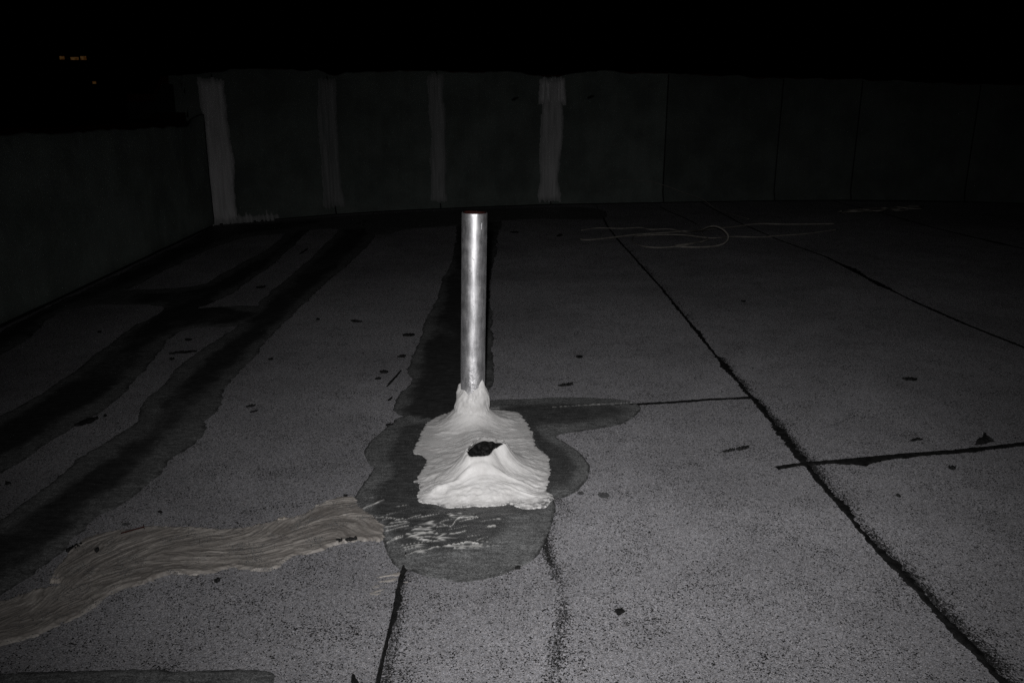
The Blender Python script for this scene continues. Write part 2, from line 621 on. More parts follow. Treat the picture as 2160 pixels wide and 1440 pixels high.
def lit_mat():
    n = NT('lit_window_glass'); a = n.noise(2.2, 2, .5)
    e = n.n.new('ShaderNodeEmission'); e.inputs[1].default_value = .035
    n.L(n.mix(n.rng(a, .35, .65), (.55, .22, .05, 1), (1.0, .55, .20, 1)), e.inputs[0])
    n.L(e.outputs[0], n.out.inputs[0]); return n.m


M['lit'] = lit_mat()

# ------------------------------------------------------------------ surroundings
gr = box('ground', (-400, -100, -9.5), (400, 420, -9.0), M['night_ground'])
tag(gr, kind='structure')

# ------------------------------------------------------------------ roof: deck and felt sheets
roof = box('roof', (-5.2, -2.2, -8.99), (10.5, 11.5, -0.0062), M['deck'])
tag(roof, kind='structure')


def line_fn(px, smooth=True):
    pts = PL(px); pts = pts[np.argsort(pts[:, 1])]

    def f(Y):
        Y = np.asarray(Y, float)
        a = np.interp(Y, pts[:, 1], pts[:, 0])
        k0 = (pts[1, 0] - pts[0, 0]) / (pts[1, 1] - pts[0, 1]); k1 = (pts[-1, 0] - pts[-2, 0]) / (pts[-1, 1] - pts[-2, 1])
        k0 = max(-.25, min(.25, k0)); k1 = max(-.25, min(.25, k1))
        a = np.where(Y < pts[0, 1], pts[0, 0] + (Y - pts[0, 1]) * k0, a)
        return np.where(Y > pts[-1, 1], pts[-1, 0] + (Y - pts[-1, 1]) * k1, a)
    return f, pts


SEAM_L = [(797, 1440), (812, 1370), (830, 1290), (842, 1225), (850, 1195), (880, 1050), (925, 850), (985, 560), (1005, 470)]
SEAM_A = [(1275, 465), (1282, 478), (1305, 508), (1335, 540), (1400, 613), (1470, 700), (1525, 768), (1585, 838), (1640, 903), (1690, 968), (1760, 1053), (1850, 1158), (1935, 1245), (2030, 1345), (2110, 1432)]
SEAM_B = [(1490, 433), (1560, 470), (1640, 505), (1745, 543), (1812, 578), (1930, 637), (2050, 689), (2160, 733)]
SEAM_C = [(1790, 432), (1880, 455), (1960, 478), (2080, 507), (2160, 525)]
LINE_1 = [(20, 940), (200, 800), (300, 720), (420, 640), (540, 545), (635, 475)]
LINE_2 = [(60, 1150), (250, 980), (400, 830), (560, 690), (660, 590), (760, 480)]
fL, pL = line_fn(SEAM_L); fA, pA = line_fn(SEAM_A); fB, pB = line_fn(SEAM_B); fC, pC = line_fn(SEAM_C)
f1, p1 = line_fn(LINE_1); f2, p2 = line_fn(LINE_2)

# walls first as lines on the roof: the back one bends a little, the left one is straight
BACK = [(300, 482), (385, 478), (455, 474), (585, 463), (710, 453), (818, 446), (928, 441), (1045, 436), (1160, 432), (1280, 430), (1395, 428),
        (1515, 426), (1635, 424), (1795, 423), (1920, 424), (2030, 426), (2300, 434), (2620, 444)]
back = PL(BACK)
corner = P(455, 474)
lw0 = P(0, 690)
ldir = (lw0 - corner) / np.linalg.norm(lw0 - corner)
lw_end = corner + ldir * ((corner[1] + 1.6) / -ldir[1])


def left_x(Y):
    return corner[0] + (np.asarray(Y, float) - corner[1]) * ldir[0] / ldir[1]


def back_y(X):
    return np.interp(X, back[:, 0], back[:, 1])


GAP = 0.004


def sheet(xl, xr, yn, yf, zoff, n=60, m=5, seed=0):
    """one felt sheet with a soft irregular edge; yn / yf are functions of x"""
    th = 0.0048
    a = np.linspace(0, 1, m + 1); b = np.linspace(0, 1, n + 1)
    xm = (xl(2.5) + xr(2.5)) / 2
    X = np.zeros((m + 1, n + 1)); Y = np.zeros((m + 1, n + 1))
    for j in range(n + 1):
        for i in range(m + 1):
            x = xl(2.0) * (1 - a[i]) + xr(2.0) * a[i]
            for _ in range(4):
                y = float(yn(x)) * (1 - b[j]) + float(yf(x)) * b[j]
                x = (float(xl(y)) + GAP) * (1 - a[i]) + (float(xr(y)) - GAP) * a[i]
            X[i, j] = x; Y[i, j] = y
    X[0, :] += (vn(Y[0] * 9, Y[0] * 0, seed) - .5) * .004
    X[-1, :] += (vn(Y[-1] * 9, Y[-1] * 0, seed + 1) - .5) * .004
    top = np.stack([X, Y, np.full_like(X, zoff)], -1).reshape(-1, 3)
    bot = top.copy(); bot[:, 2] -= th
    N = (m + 1) * (n + 1); idx = np.arange(N).reshape(m + 1, n + 1); Fc = []
    for i in range(m):
        for j in range(n):
            Fc.append((idx[i, j], idx[i + 1, j], idx[i + 1, j + 1], idx[i, j + 1]))
    ring = list(idx[:, 0]) + list(idx[-1, 1:]) + list(idx[::-1, -1][1:]) + list(idx[0, ::-1][1:-1])
    for k in range(len(ring)):
        p, q = ring[k], ring[(k + 1) % len(ring)]
        Fc.append((p, p + N, q + N, q))
    return obj('roofing_sheet', np.concatenate([top, bot]), Fc, M['granule'], roof)


near = lambda x: -1.5
backy = lambda x: float(back_y(x)) - 0.006
far_r = lambda y: np.asarray(y, float) * 0 + 9.5


def cross(px):
    p = PL(px); p = p[np.argsort(p[:, 0])]
    return (lambda x: float(np.interp(x, p[:, 0], p[:, 1]))), p


CR_A = [(900, 868), (1040, 864), (1200, 860), (1330, 853), (1420, 848), (1500, 842), (1585, 838)]
CR_B = [(1690, 977), (1760, 972), (1830, 966), (1920, 957), (2040, 949), (2160, 935), (2400, 915)]
CR_1 = [(60, 650), (250, 630), (347, 625), (420, 622)]
CR_2 = [(330, 682), (450, 675), (560, 668)]
cA, pcA = cross(CR_A); cB, pcB = cross(CR_B); c1, pc1 = cross(CR_1); c2, pc2 = cross(CR_2)
up = lambda f: (lambda x: f(x) + GAP)
dn = lambda f: (lambda x: f(x) - GAP)
lx = lambda y: left_x(y) + 0.004
sheet(lx, f1, near, dn(c1), 0, seed=1); sheet(lx, f1, up(c1), backy, 0, seed=2)
sheet(f1, f2, near, dn(c2), 0, seed=3); sheet(f1, f2, up(c2), backy, 0, seed=4)
sheet(f2, fL, near, backy, 0, seed=5)
sheet(fL, fA, near, dn(cA), 0, seed=6); sheet(fL, fA, up(cA), backy, 0, seed=7)
sheet(fA, fB, near, dn(cB), 0, seed=8); sheet(fA, fB, up(cB), backy, 0, seed=9)
sheet(fB, fC, near, backy, 0, seed=10)
sheet(fC, far_r, near, backy, 0, seed=11)

# bitumen squeezed out of the seams


def hwfun(base_l, base_r, blobs=(), seed=0, fr=5.0):
    def f(s, side):
        b = base_l if side < 0 else base_r
        w_ = b * (0.55 + 0.9 * fbm(s * fr, s * 0 + side, seed, 3))
        for (c, ww, amt, sd) in blobs:
            if sd == side or sd == 0:
                w_ = w_ + amt * np.exp(-((s - c) / ww) ** 2)
        return w_
    return f


def seam_s(line, px):
    q = P(*px); L, s = resample(line, .01)
    return s[np.argmin(((L - q) ** 2).sum(1))]


def ext(f, y0, y1, n=160):
    y = np.linspace(y0, y1, n); return np.stack([f(y), y], 1)


lineA = ext(fA, .7, 7.2, 400); lineB = ext(fB, .9, 8.0, 300); lineC = ext(fC, 1.2, 8.0, 200); lineL = ext(fL, .7, 1.62, 120)
bA = [(seam_s(lineA, (1650, 915)), .06, .010, 0), (seam_s(lineA, (1690, 965)), .05, .006, 0), (seam_s(lineA, (1605, 855)), .07, .012, 1),
      (seam_s(lineA, (1530, 775)), .08, .009, 0), (seam_s(lineA, (1480, 705)), .08, .010, 1),
      (seam_s(lineA, (1900, 1195)), .05, .010, 1), (seam_s(lineA, (1790, 1075)), .05, .010, 1), (seam_s(lineA, (2040, 1350)), .04, .003, 0)]
bead('bitumen_seam', lineA, M['bitumen'], roof, hwfun(.0076, .0072, bA, 3), .0035, seed=3, jag=.6)
bB = [(seam_s(lineB, (1800, 568)), .16, .030, 1), (seam_s(lineB, (1850, 600)), .10, .014, 0)]
bead('bitumen_seam', lineB, M['bitumen'], roof, hwfun(.008, .009, bB, 5), .0035, .01, seed=5)
bead('bitumen_seam', lineC, M['bitumen'], roof, hwfun(.010, .012, [(seam_s(lineC, (2085, 512)), .1, .02, 0)], 6), .0035, .012, seed=6)
bL = [(seam_s(lineL, (833, 1275)), .05, .006, 1), (seam_s(lineL, (845, 1215)), .04, .005, 1)]
bead('bitumen_seam', lineL, M['bitumen'], roof, hwfun(.0026, .0042, bL, 8), .003, .004, seed=8, jag=.5)
bead('bitumen_seam', resample(PL(CR_A[2:]), .05)[0], M['bitumen'], roof, hwfun(.009, .010, (), 9), .003, .006, seed=9, jag=.25)
lcB = resample(PL([(1635, 986), (1665, 982)] + CR_B), .05)[0]
bcB = [(seam_s(lcB, (1800, 969)), .06, .020, 1), (seam_s(lcB, (1900, 962)), .09, .006, 1), (seam_s(lcB, (2040, 950)), .05, .004, 0)]
bead('bitumen_seam', lcB, M['bitumen'], roof, hwfun(.010, .015, bcB, 10, 9.0), .0032, .006, seed=10, jag=.25)
# short black wrinkle by the far right of the coil
bead('bitumen_seam', resample(PL([(1392, 436), (1410, 446), (1440, 458), (1470, 473)]), .1)[0], M['bitumen'], roof, hwfun(.008, .008, (), 12), .003, .02, seed=12)

# loose crumbs beside the seams and along one line where the granules have worn off
it = []


def scatter(line, n, s0, s1, mean, sig, smin, smax, clump=6.0, thr=(.30, .62)):
    L, s = resample(line, .004)
    tan = np.gradient(L, axis=0); tan /= np.linalg.norm(tan, axis=1)[:, None] + 1e-9
    nor = np.stack([tan[:, 1], -tan[:, 0]], 1)
    k = 0; tries = 0
    while k < n and tries < n * 12:
        tries += 1
        q = random.uniform(s0, min(s1, s[-1])); i = int(np.searchsorted(s, q)); i = min(i, len(s) - 1)
        if float(fbm(np.array(q * clump), np.array(0.5), 31, 2)) < random.uniform(*thr): continue
        o = random.gauss(0, sig) + mean
        if mean > 0: o = abs(random.gauss(0, sig)) + .004
        p = L[i] + nor[i] * o
        it.append((p[0], p[1], random.uniform(smin, smax) * random.uniform(.7, 1.2))); k += 1


scatter(lineA, 6500, 0.0, 2.2, .01, .012, .0011, .0030, 5.0, (.2, .58))
scatter(lineA, 3200, 0.0, 1.6, .01, .020, .0009, .0026, 11.0)
scatter(lineA, 700, 2.6, 5.0, .01, .018, .0016, .0036)
scatter(lineL, 2300, 0.0, .95, .01, .011, .0009, .0023)
scatter(lineA, 900, seam_s(lineA, (2100, 1425)), seam_s(lineA, (1990, 1305)), .01, .022, .0009, .0022, 9.0)
scatter(lineA, 700, seam_s(lineA, (1950, 1260)), seam_s(lineA, (1840, 1145)), .01, .016, .0009, .0022, 9.0)
scatter(lineA, 700, seam_s(lineA, (1800, 1100)), seam_s(lineA, (1700, 980)), .01, .018, .0009, .0022, 9.0)
scatter(lineL, 160, 0.0, .95, 0.0, .012, .0007, .0014)
scatter(resample(PL([(1163, 1075), (1155, 1110), (1152, 1150), (1163, 1190), (1183, 1230), (1190, 1280), (1184, 1320), (1175, 1380), (1166, 1450)]), .05)[0], 2100, 0, 9, 0, .0078, .0009, .0026, 16, (.0, .58))
scatter(resample(PL([(1163, 1075), (1155, 1110), (1150, 1150), (1163, 1190), (1176, 1215)]), .02)[0], 420, 0, 9, 0, .0028, .0012, .0028, 20, (.2, .55))
scatter(resample(PL([(1170, 1050), (1195, 1075), (1215, 1092), (1252, 1107)]), .02)[0], 300, 0, 9, 0, .009, .0008, .0019, 12)
scatter(lcB, 500, .05, 1.6, .01, .006, .0012, .0024)
for cx, cy, n_, sg in [(480, 1260, 130, .035), (690, 1330, 160, .04), (840, 1420, 90, .02), (1310, 1300, 90, .03), (1350, 1330, 90, .03), (1560, 1280, 130, .05), (640, 1230, 90, .04), (1180, 1390, 160, .03),
                       (770, 880, 60, .05), (745, 930, 60, .05), (1700, 1250, 90, .06), (1100, 1285, 40, .02), (1380, 1310, 60, .02), (560, 1290, 90, .05), (1820, 1380, 80, .05), (2060, 1330, 150, .03), (1640, 1410, 80, .05)]:
    c = P(cx, cy)
    for _ in range(n_):
        it.append((c[0] + random.gauss(0, sg), c[1] + random.gauss(0, sg), random.uniform(.0009, .0024)))
specks('bitumen_crumbs', it, M['bitumen'], roof)

# ------------------------------------------------------------------ parapet walls
bseg, bs = resample(back, .06)
btan = np.gradient(bseg, axis=0); btan /= np.linalg.norm(btan, axis=1)[:, None]
bnor = np.stack([btan[:, 1], -btan[:, 0]], 1)          # towards the roof
TOPPX = [(385, 166), (400, 163), (430, 160), (480, 157), (535, 153), (545, 148), (640, 147), (690, 151), (710, 148), (730, 160), (742, 163), (760, 156), (800, 153), (870, 151), (900, 152), (940, 151), (965, 156), (1000, 154), (1085, 153),
         (1110, 158), (1150, 163), (1170, 163), (1190, 158), (1220, 154), (1240, 151), (1280, 152), (1310, 157), (1345, 155), (1390, 157), (1440, 159), (1480, 162), (1520, 161), (1555, 168), (1600, 166), (1640, 169), (1670, 165), (1700, 170), (1755, 168), (1780, 173), (1830, 170), (1860, 175), (1920, 177), (1950, 180), (2000, 179), (2060, 182), (2160, 181), (2400, 196), (2700, 216)]


def back_px(xy):
    """picture column of a point at the wall's foot"""
    d = xy[..., 1] * cp + H * sp
    return 1080 + F * xy[..., 0] / d


_tx = np.array([a for a, b in TOPPX], float); _ty = np.array([b for a, b in TOPPX], float)


def top_h(xy):
    # the columns lean with the lens: shift the measured column down to the foot of the wall
    px = back_px(xy)
    pt = px + (px - 1080) * (-300.0 / 6300.0)
    return zat(xy[..., 1], np.interp(pt, _tx, _ty))


bw = empty('parapet_wall', (float(back[9, 0]), float(back[9, 1]), 0))
tag(bw, 'tall dark membrane clad wall across the back of the roof, white stripes painted over its joints', 'wall')
bwo = np.array((back[9, 0], back[9, 1], 0.0))
TH = .26
ht = top_h(bseg)
n = len(bseg); V = []; Fc = []
base_h = np.minimum.reduce([np.roll(ht, k) for k in range(-4, 5)]) - .035
for i in range(n):
    for o, z in ((-.010, -.004), (-.010, base_h[i]), (-TH, base_h[i]), (-TH, -9.0)):
        q = bseg[i] + bnor[i] * o; V.append((q[0] - bwo[0], q[1] - bwo[1], z))
for i in range(n - 1):
    for k in range(4):
        a, b = i * 4 + k, i * 4 + (k + 1) % 4
        Fc.append((a, b, b + 4, a + 4))
Fc += [(0, 3, 2, 1), tuple((n - 1) * 4 + k for k in range(4))]
obj('wall_core', V, Fc, M['wall_dark'], bw)
# dark red coping, set back on the outer half of the wall
V = []; Fc = []
for i in range(n):
    for o, z in ((-.11, base_h[i] + .001), (-.11, base_h[i] + .055), (-TH - .05, base_h[i] + .075), (-TH - .05, base_h[i] + .001)):
        q = bseg[i] + bnor[i] * o; V.append((q[0] - bwo[0], q[1] - bwo[1], z))
for i in range(n - 1):
    for k in range(4):
        a, b = i * 4 + k, i * 4 + (k + 1) % 4
        Fc.append((a, b, b + 4, a + 4))
Fc += [(0, 3, 2, 1), tuple((n - 1) * 4 + k for k in range(4))]
obj('coping', V, Fc, M['coping'], bw)

bpx = back_px(bseg)
JOINTS = [340, 476, 707, 928, 1160, 1397, 1631, 1792, 2032, 2260, 2600]
for j in range(len(JOINTS) - 1):
    s0 = np.interp(JOINTS[j], bpx, bs) + .006; s1 = np.interp(JOINTS[j + 1], bpx, bs) - .006
    if j == 0: s0 = np.interp(402, bpx, bs)
    m = 44
    S = np.linspace(s0, s1, m); rows = 14
    xy = np.stack([np.interp(S, bs, bseg[:, 0]), np.interp(S, bs, bseg[:, 1])], 1)
    nn = np.stack([np.interp(S, bs, bnor[:, 0]), np.interp(S, bs, bnor[:, 1])], 1)
    tp = top_h(xy) + (vn(S * 18, S * 0, 40 + j) - .5) * .012
    G = np.zeros((m, rows + 2, 3))
    for r in range(rows):
        q = r / (rows - 1)
        z = .012 + (tp - .012) * q
        if j == 0:            # ragged free end beside the lower wall
            sh = np.clip((np.arange(m) < 8) * 1.0, 0, 1) * (vn(z * 9, z * 0 + np.arange(m), 77) - .5) * .10
        else:
            sh = 0
        bulge = .004 * (fbm(S * 4, z * 4, 50 + j, 3) - .5) * 2 + .0
        lean = .035 * np.exp(-((z - .0) / .05) ** 2)        # the sheet turns out at the foot
        xx = xy + nn * (bulge + lean)[:, None]
        G[:, r, 0] = xx[:, 0] - bwo[0] + sh; G[:, r, 1] = xx[:, 1] - bwo[1]; G[:, r, 2] = z
    for r, (o, dz) in enumerate(((-.02, .006), (-.09, -.02))):      # turned over the top
        xx = xy + nn * o
        G[:, rows + r, 0] = xx[:, 0] - bwo[0]; G[:, rows + r, 1] = xx[:, 1] - bwo[1]; G[:, rows + r, 2] = tp + dz
    o = grid_obj('membrane_sheet', G, np.ones((m - 1, rows + 1), bool), M['wall'] if j < 5 else M['wall_right_dimmed'], bw)
    md = o.modifiers.new('thickness', 'SOLIDIFY'); md.thickness = .004; md.offset = -1


def stripe(px_c, half, z0, z1, amt, seed, foot=False, streaky=.3):
    """joint paint brushed vertically up the wall"""
    sc_ = np.interp(px_c, bpx, bs)
    u = np.arange(-half * 2.0, half * 2.0 + .004, .006); z = np.arange(z0 - .02, z1 + .03, .010)
    U, Z = np.meshgrid(u, z, indexing='ij')
    wv = half * (.78 + .5 * fbm(Z * 5, Z * 0, seed, 3)) + .25 * half * np.exp(-((Z - z0) / .12) ** 2)
    sh = .25 * half * (fbm(Z * 3, Z * 0 + 5, seed + 1, 2) - .5) * 2
    d = wv - np.abs(U - sh)
    d = np.minimum(d, np.minimum(Z - z0, z1 - Z) * .6 + half * .25 * (fbm(U * 60, U * 0, seed + 4, 2) - .5))
    d = d + .008 * (fbm(U * 90, Z * 30, seed + 2, 3) - .5) * 2
    st = fbm(U * 110, Z * 4, seed + 3, 3)
    W = np.clip(d / .008, -1.2, 1) * .0022 + np.where(d > 0, .0020 * st, 0) + .0005
    pnt = amt * np.clip(1 - streaky + streaky * 2.2 * (st - .25), 0, 1) * (.45 + .55 * sstep(.0, .03, d)) * (.75 + .5 * fbm(U * 8, Z * 3, seed + 6, 3))
    S = sc_ + U
    xy = np.stack([np.interp(S, bs, bseg[:, 0]), np.interp(S, bs, bseg[:, 1])], -1)
    nn = np.stack([np.interp(S, bs, bnor[:, 0]), np.interp(S, bs, bnor[:, 1])], -1)
    off = .0052 + W + .035 * np.exp(-((Z - .0) / .05) ** 2)
    G = np.stack([xy[..., 0] + nn[..., 0] * off - bwo[0], xy[..., 1] + nn[..., 1] * off - bwo[1], Z], -1)
    keep = anypos(d)
    return grid_obj('joint_stripe', G, keep, M['stripe'], bw, {'paint': pnt})


stripe(474, .090, .012, top_h(P(470, 474)) - .04, .95, 3, streaky=.2)
stripe(528, .17, .004, .060, .55, 53, streaky=.3)
stripe(704, .072, .075, top_h(P(704, 453)) - .05, .27, 13, streaky=.75)
stripe(927, .060, .065, top_h(P(927, 441)) - .03, .30, 23, streaky=.6)
stripe(1159, .088, .045, top_h(P(1159, 432)) - .02, .60, 33, streaky=.35)
stripe(1160, .092, .88, top_h(P(1159, 432)) - .015, .85, 43, streaky=.15)

# the lower wall on the left
lw = empty('parapet_wall', (float(corner[0]), float(corner[1]), 0))
tag(lw, 'low dark wall along the left side of the roof, running towards the camera', 'wall')
llen = float(np.linalg.norm(lw_end - corner))
lnor = np.array((-ldir[1], ldir[0]));
if lnor[0] < 0: lnor = -lnor                    # towards the roof


def low_top(s):
    return .725 + .012 * s + .012 * (fbm(s * 1.8, s * 0, 61, 3) - .5) * 2 + .10 * np.clip(1 - s / .28, 0, 1) ** 1.5


ss = np.linspace(0, llen, 150); V = []; Fc = []
for s_ in ss:
    t_ = float(low_top(np.array(s_)))
    for o, z in ((-.008, -.004), (-.008, t_ - .03), (-.28, t_ - .03), (-.28, -9.0)):
        q = ldir * s_ + lnor * o; V.append((q[0], q[1], z))
for i in range(len(ss) - 1):
    for k in range(4):
        a, b = i * 4 + k, i * 4 + (k + 1) % 4
        Fc.append((a, b, b + 4, a + 4))
Fc += [(0, 3, 2, 1), tuple((len(ss) - 1) * 4 + k for k in range(4))]
obj('wall_core', V, Fc, M['wall_dark'], lw)
V = []; Fc = []
for s_ in ss:
    t_ = float(low_top(np.array(s_))) - .03
    for o, z in ((-.12, t_ + .001), (-.12, t_ + .06), (-.33, t_ + .085), (-.33, t_ + .001)):
        q = ldir * s_ + lnor * o; V.append((q[0], q[1], z))
for i in range(len(ss) - 1):
    for k in range(4):
        a, b = i * 4 + k, i * 4 + (k + 1) % 4
        Fc.append((a, b, b + 4, a + 4))
Fc += [(0, 3, 2, 1), tuple((len(ss) - 1) * 4 + k for k in range(4))]
obj('coping', V, Fc, M['coping'], lw)
cuts = [0.02, llen]
for j in range(len(cuts) - 1):
    m = 240; rows = 12; S = np.linspace(cuts[j] + .0006, cuts[j + 1] - .0006, m)
    tp = low_top(S) + (vn(S * 14, S * 0, 90 + j) - .5) * .012
    tp = tp - .045 * np.exp(-((S - 1.95) / .012) ** 2)
    G = np.zeros((m, rows + 2, 3))
    for r in range(rows):
        z = .012 + (tp - .012) * r / (rows - 1)
        o = .005 * (fbm(S * 4, z * 4, 70 + j, 3) - .5) * 2 + .005 * np.exp(-(z / .03) ** 2)
        q = ldir[None] * S[:, None] + lnor[None] * o[:, None]
        G[:, r] = np.stack([q[:, 0], q[:, 1], z], 1)
    for r, (o, dz) in enumerate(((-.02, .005), (-.10, -.02))):
        q = ldir[None] * S[:, None] + lnor[None] * o
        G[:, rows + r] = np.stack([q[:, 0], q[:, 1], tp + dz], 1)
    o = grid_obj('membrane_sheet', G, np.ones((m - 1, rows + 1), bool), M['left_wall'], lw)
    md = o.modifiers.new('thickness', 'SOLIDIFY'); md.thickness = .004; md.offset = 1

# ------------------------------------------------------------------ brushed coatings on the roof
L1 = [(0, 877), (90, 830), (133, 800), (200, 747), (253, 710), (283, 687), (317, 673), (340, 646), (200, 643), (117, 657), (110, 642), (200, 622), (267, 612), (413, 603), (467, 577), (567, 523), (612, 482), (640, 466),
      (690, 468), (653, 484), (617, 520), (580, 553), (540, 583), (487, 620), (443, 640), (420, 650), (540, 645), (560, 668), (510, 686), (400, 693), (363, 710), (337, 743), (313, 773), (293, 793), (240, 847), (167, 897), (60, 960), (0, 995), (-160, 1090), (-160, 950)]
L2 = [(-160, 1195), (0, 1097), (90, 1030), (123, 1003), (187, 953), (233, 923), (277, 897), (297, 867), (307, 840), (343, 813), (377, 773), (423, 737), (483, 700), (503, 685), (540, 647), (563, 623), (617, 577), (660, 540), (700, 502), (735, 470),
      (800, 466), (790, 500), (755, 540), (720, 570), (670, 615), (633, 650), (618, 664), (580, 700), (533, 757), (500, 790), (470, 823), (467, 850), (433, 890), (430, 913), (393, 947), (360, 973), (313, 1023), (267, 1060), (207, 1087), (180, 1117), (147, 1140), (133, 1163), (80, 1203), (0, 1257), (-160, 1380)]
L1c = [(-160, 1000), (0, 895), (110, 830), (230, 748), (330, 665), (350, 640), (280, 640), (290, 622), (420, 612), (500, 570), (590, 520), (645, 470), (675, 470), (600, 530), (520, 590), (450, 632), (500, 655), (545, 662), (480, 682), (380, 690), (325, 725), (295, 765), (220, 830), (130, 890), (0, 965), (-160, 1060)]
L2c = [(-160, 1240), (0, 1125), (120, 1040), (230, 960), (300, 920), (325, 880), (350, 845), (400, 790), (460, 735), (530, 680), (570, 630), (640, 572), (700, 520), (745, 470), (785, 470), (740, 535), (660, 605), (610, 650), (560, 700), (500, 765), (440, 820), (400, 865), (330, 945), (270, 1000), (180, 1075), (90, 1160), (0, 1220), (-160, 1330)]
PIPE = [(845, 872), (832, 850), (845, 830), (868, 800), (858, 775), (880, 730), (888, 700), (910, 650), (925, 620), (935, 585), (950, 560), (958, 530), (963, 500), (966, 470), (1000, 458), (1056, 463), (1050, 500), (1045, 540), (1036, 575), (1031, 620), (1036, 660), (1040, 690), (1037, 740), (1041, 790), (1035, 830), (1038, 880), (950, 900)]
PIPEc = [(868, 880), (862, 830), (885, 800), (892, 750), (900, 720), (922, 680), (935, 640), (948, 590), (958, 560), (965, 520), (970, 470), (1045, 470), (1038, 520), (1030, 580), (1020, 640), (1022, 700), (1026, 760), (1024, 830), (1020, 885)]


def coating(name, label, outer, inner, mat, cell, th, seed, wob=.014, wf=10, soft=.038, extra=None, paint=None, grp='brushed coatings over the roof seams'):
    ip = smooth_poly(PL(inner), 3) if inner is not None else None

    def core_of(X, Y):
        if ip is None: return np.zeros_like(X)
        d = sdf(ip, X, Y) + (fbm(X * 9, Y * 7, seed + 5, 4) - .5) * 4.5 * wob + (fbm(X * 55, Y * 30, seed + 6, 3) - .5) * 2.5 * wob
        return sstep(-soft, soft, d) * (.62 + .38 * sstep(.30, .55, fbm(X * 7, Y * 4, seed + 7, 4)))

    def ex(X, Y, d):
        z = .0012 * core_of(X, Y) + .0008 * (fbm(X * 40, Y * 14, seed + 9, 3) - .5)
        return z + (extra(X, Y, d) if extra is not None else 0)

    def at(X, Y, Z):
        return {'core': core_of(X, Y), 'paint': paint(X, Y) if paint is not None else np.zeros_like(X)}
    o = coat(name, outer, M[mat], cell, th, None, wob, wf, seed, extra=ex, attrf=at)
    return tag(o, label, 'roof coating', grp)


coating('coating_strip', 'leftmost dark brushed coating strip, branching at a cross bar near the left wall', L1, L1c, 'coat_strip', .011, .0015, 101)
coating('coating_strip', 'broad dark brushed coating strip running diagonally, second from the left wall', L2, L2c, 'coat_strip', .009, .0018, 121)
coating('coating_strip', 'dark brushed coating strip running straight back behind the silver pipe', PIPE, PIPEc, 'coat_strip', .008, .0015, 141)

BASE = [(455, 476), (560, 468), (700, 457), (850, 448), (1000, 441), (1120, 438), (1200, 436), (1265, 442), (1280, 455), (1262, 464), (1150, 462), (1060, 466), (960, 476), (860, 484), (800, 496), (700, 482), (600, 492), (500, 505), (400, 545), (310, 590), (215, 635), (120, 662), (60, 715), (0, 747), (-260, 900), (-260, 845), (0, 700), (200, 602), (330, 540), (400, 507)]
coating('coating_strip', 'dark coating band along the foot of the left and back walls', BASE, [(455, 480), (560, 474), (680, 466), (640, 478), (500, 498), (400, 536), (310, 580), (215, 625), (120, 655), (60, 705), (0, 735), (-260, 880), (-260, 845), (0, 702), (200, 606), (330, 545), (400, 510)], 'coat_strip', .013, .0030, 161, .02, 6, .05)

CORN = [(-60, 1425), (60, 1417), (200, 1413), (380, 1412), (500, 1410), (560, 1414), (580, 1425), (572, 1452), (560, 1480), (300, 1500), (-60, 1500)]
coating('coating_patch', 'smooth grey coating patch cut by the bottom left edge of the photo', CORN, None, 'coat_plain', .005, .0013, 171, .006, 20)

PATCH = [(845, 880), (830, 892), (811, 904), (783, 929), (769, 951), (775, 972), (789, 987), (775, 1007), (757, 1032), (743, 1057), (753, 1080), (786, 1100), (803, 1118), (811, 1151), (825, 1182), (844, 1199), (857, 1198), (880, 1209), (922, 1220), (964, 1225), (1019, 1222), (1061, 1212), (1103, 1193), (1137, 1168), (1156, 1129),
         (1167, 1100), (1172, 1070), (1170, 1052), (1192, 1048), (1222, 1032), (1243, 1000), (1242, 979), (1225, 957), (1196, 935), (1173, 923), (1189, 914), (1240, 907), (1300, 897), (1327, 886), (1347, 870), (1350, 858), (1338, 849), (1290, 841), (1180, 838), (1100, 842), (1040, 844), (960, 860)]
PATCHc = [(860, 900), (835, 925), (815, 960), (830, 1000), (800, 1030), (790, 1060), (790, 1090), (815, 1110), (830, 1140), (870, 1162), (930, 1165), (1000, 1160), (1050, 1135), (1085, 1090), (1140, 1075), (1165, 1035), (1200, 1025), (1215, 985), (1195, 955), (1150, 925), (1140, 900), (1220, 893), (1300, 880), (1320, 866), (1260, 853), (1100, 856), (1000, 880)]
WRK = smooth_poly(PL([(745, 1062), (800, 1045), (900, 1070), (1010, 1080), (1090, 1085), (1075, 1110), (1070, 1150), (1000, 1172), (900, 1178), (850, 1190), (815, 1160), (790, 1105)]), 3)


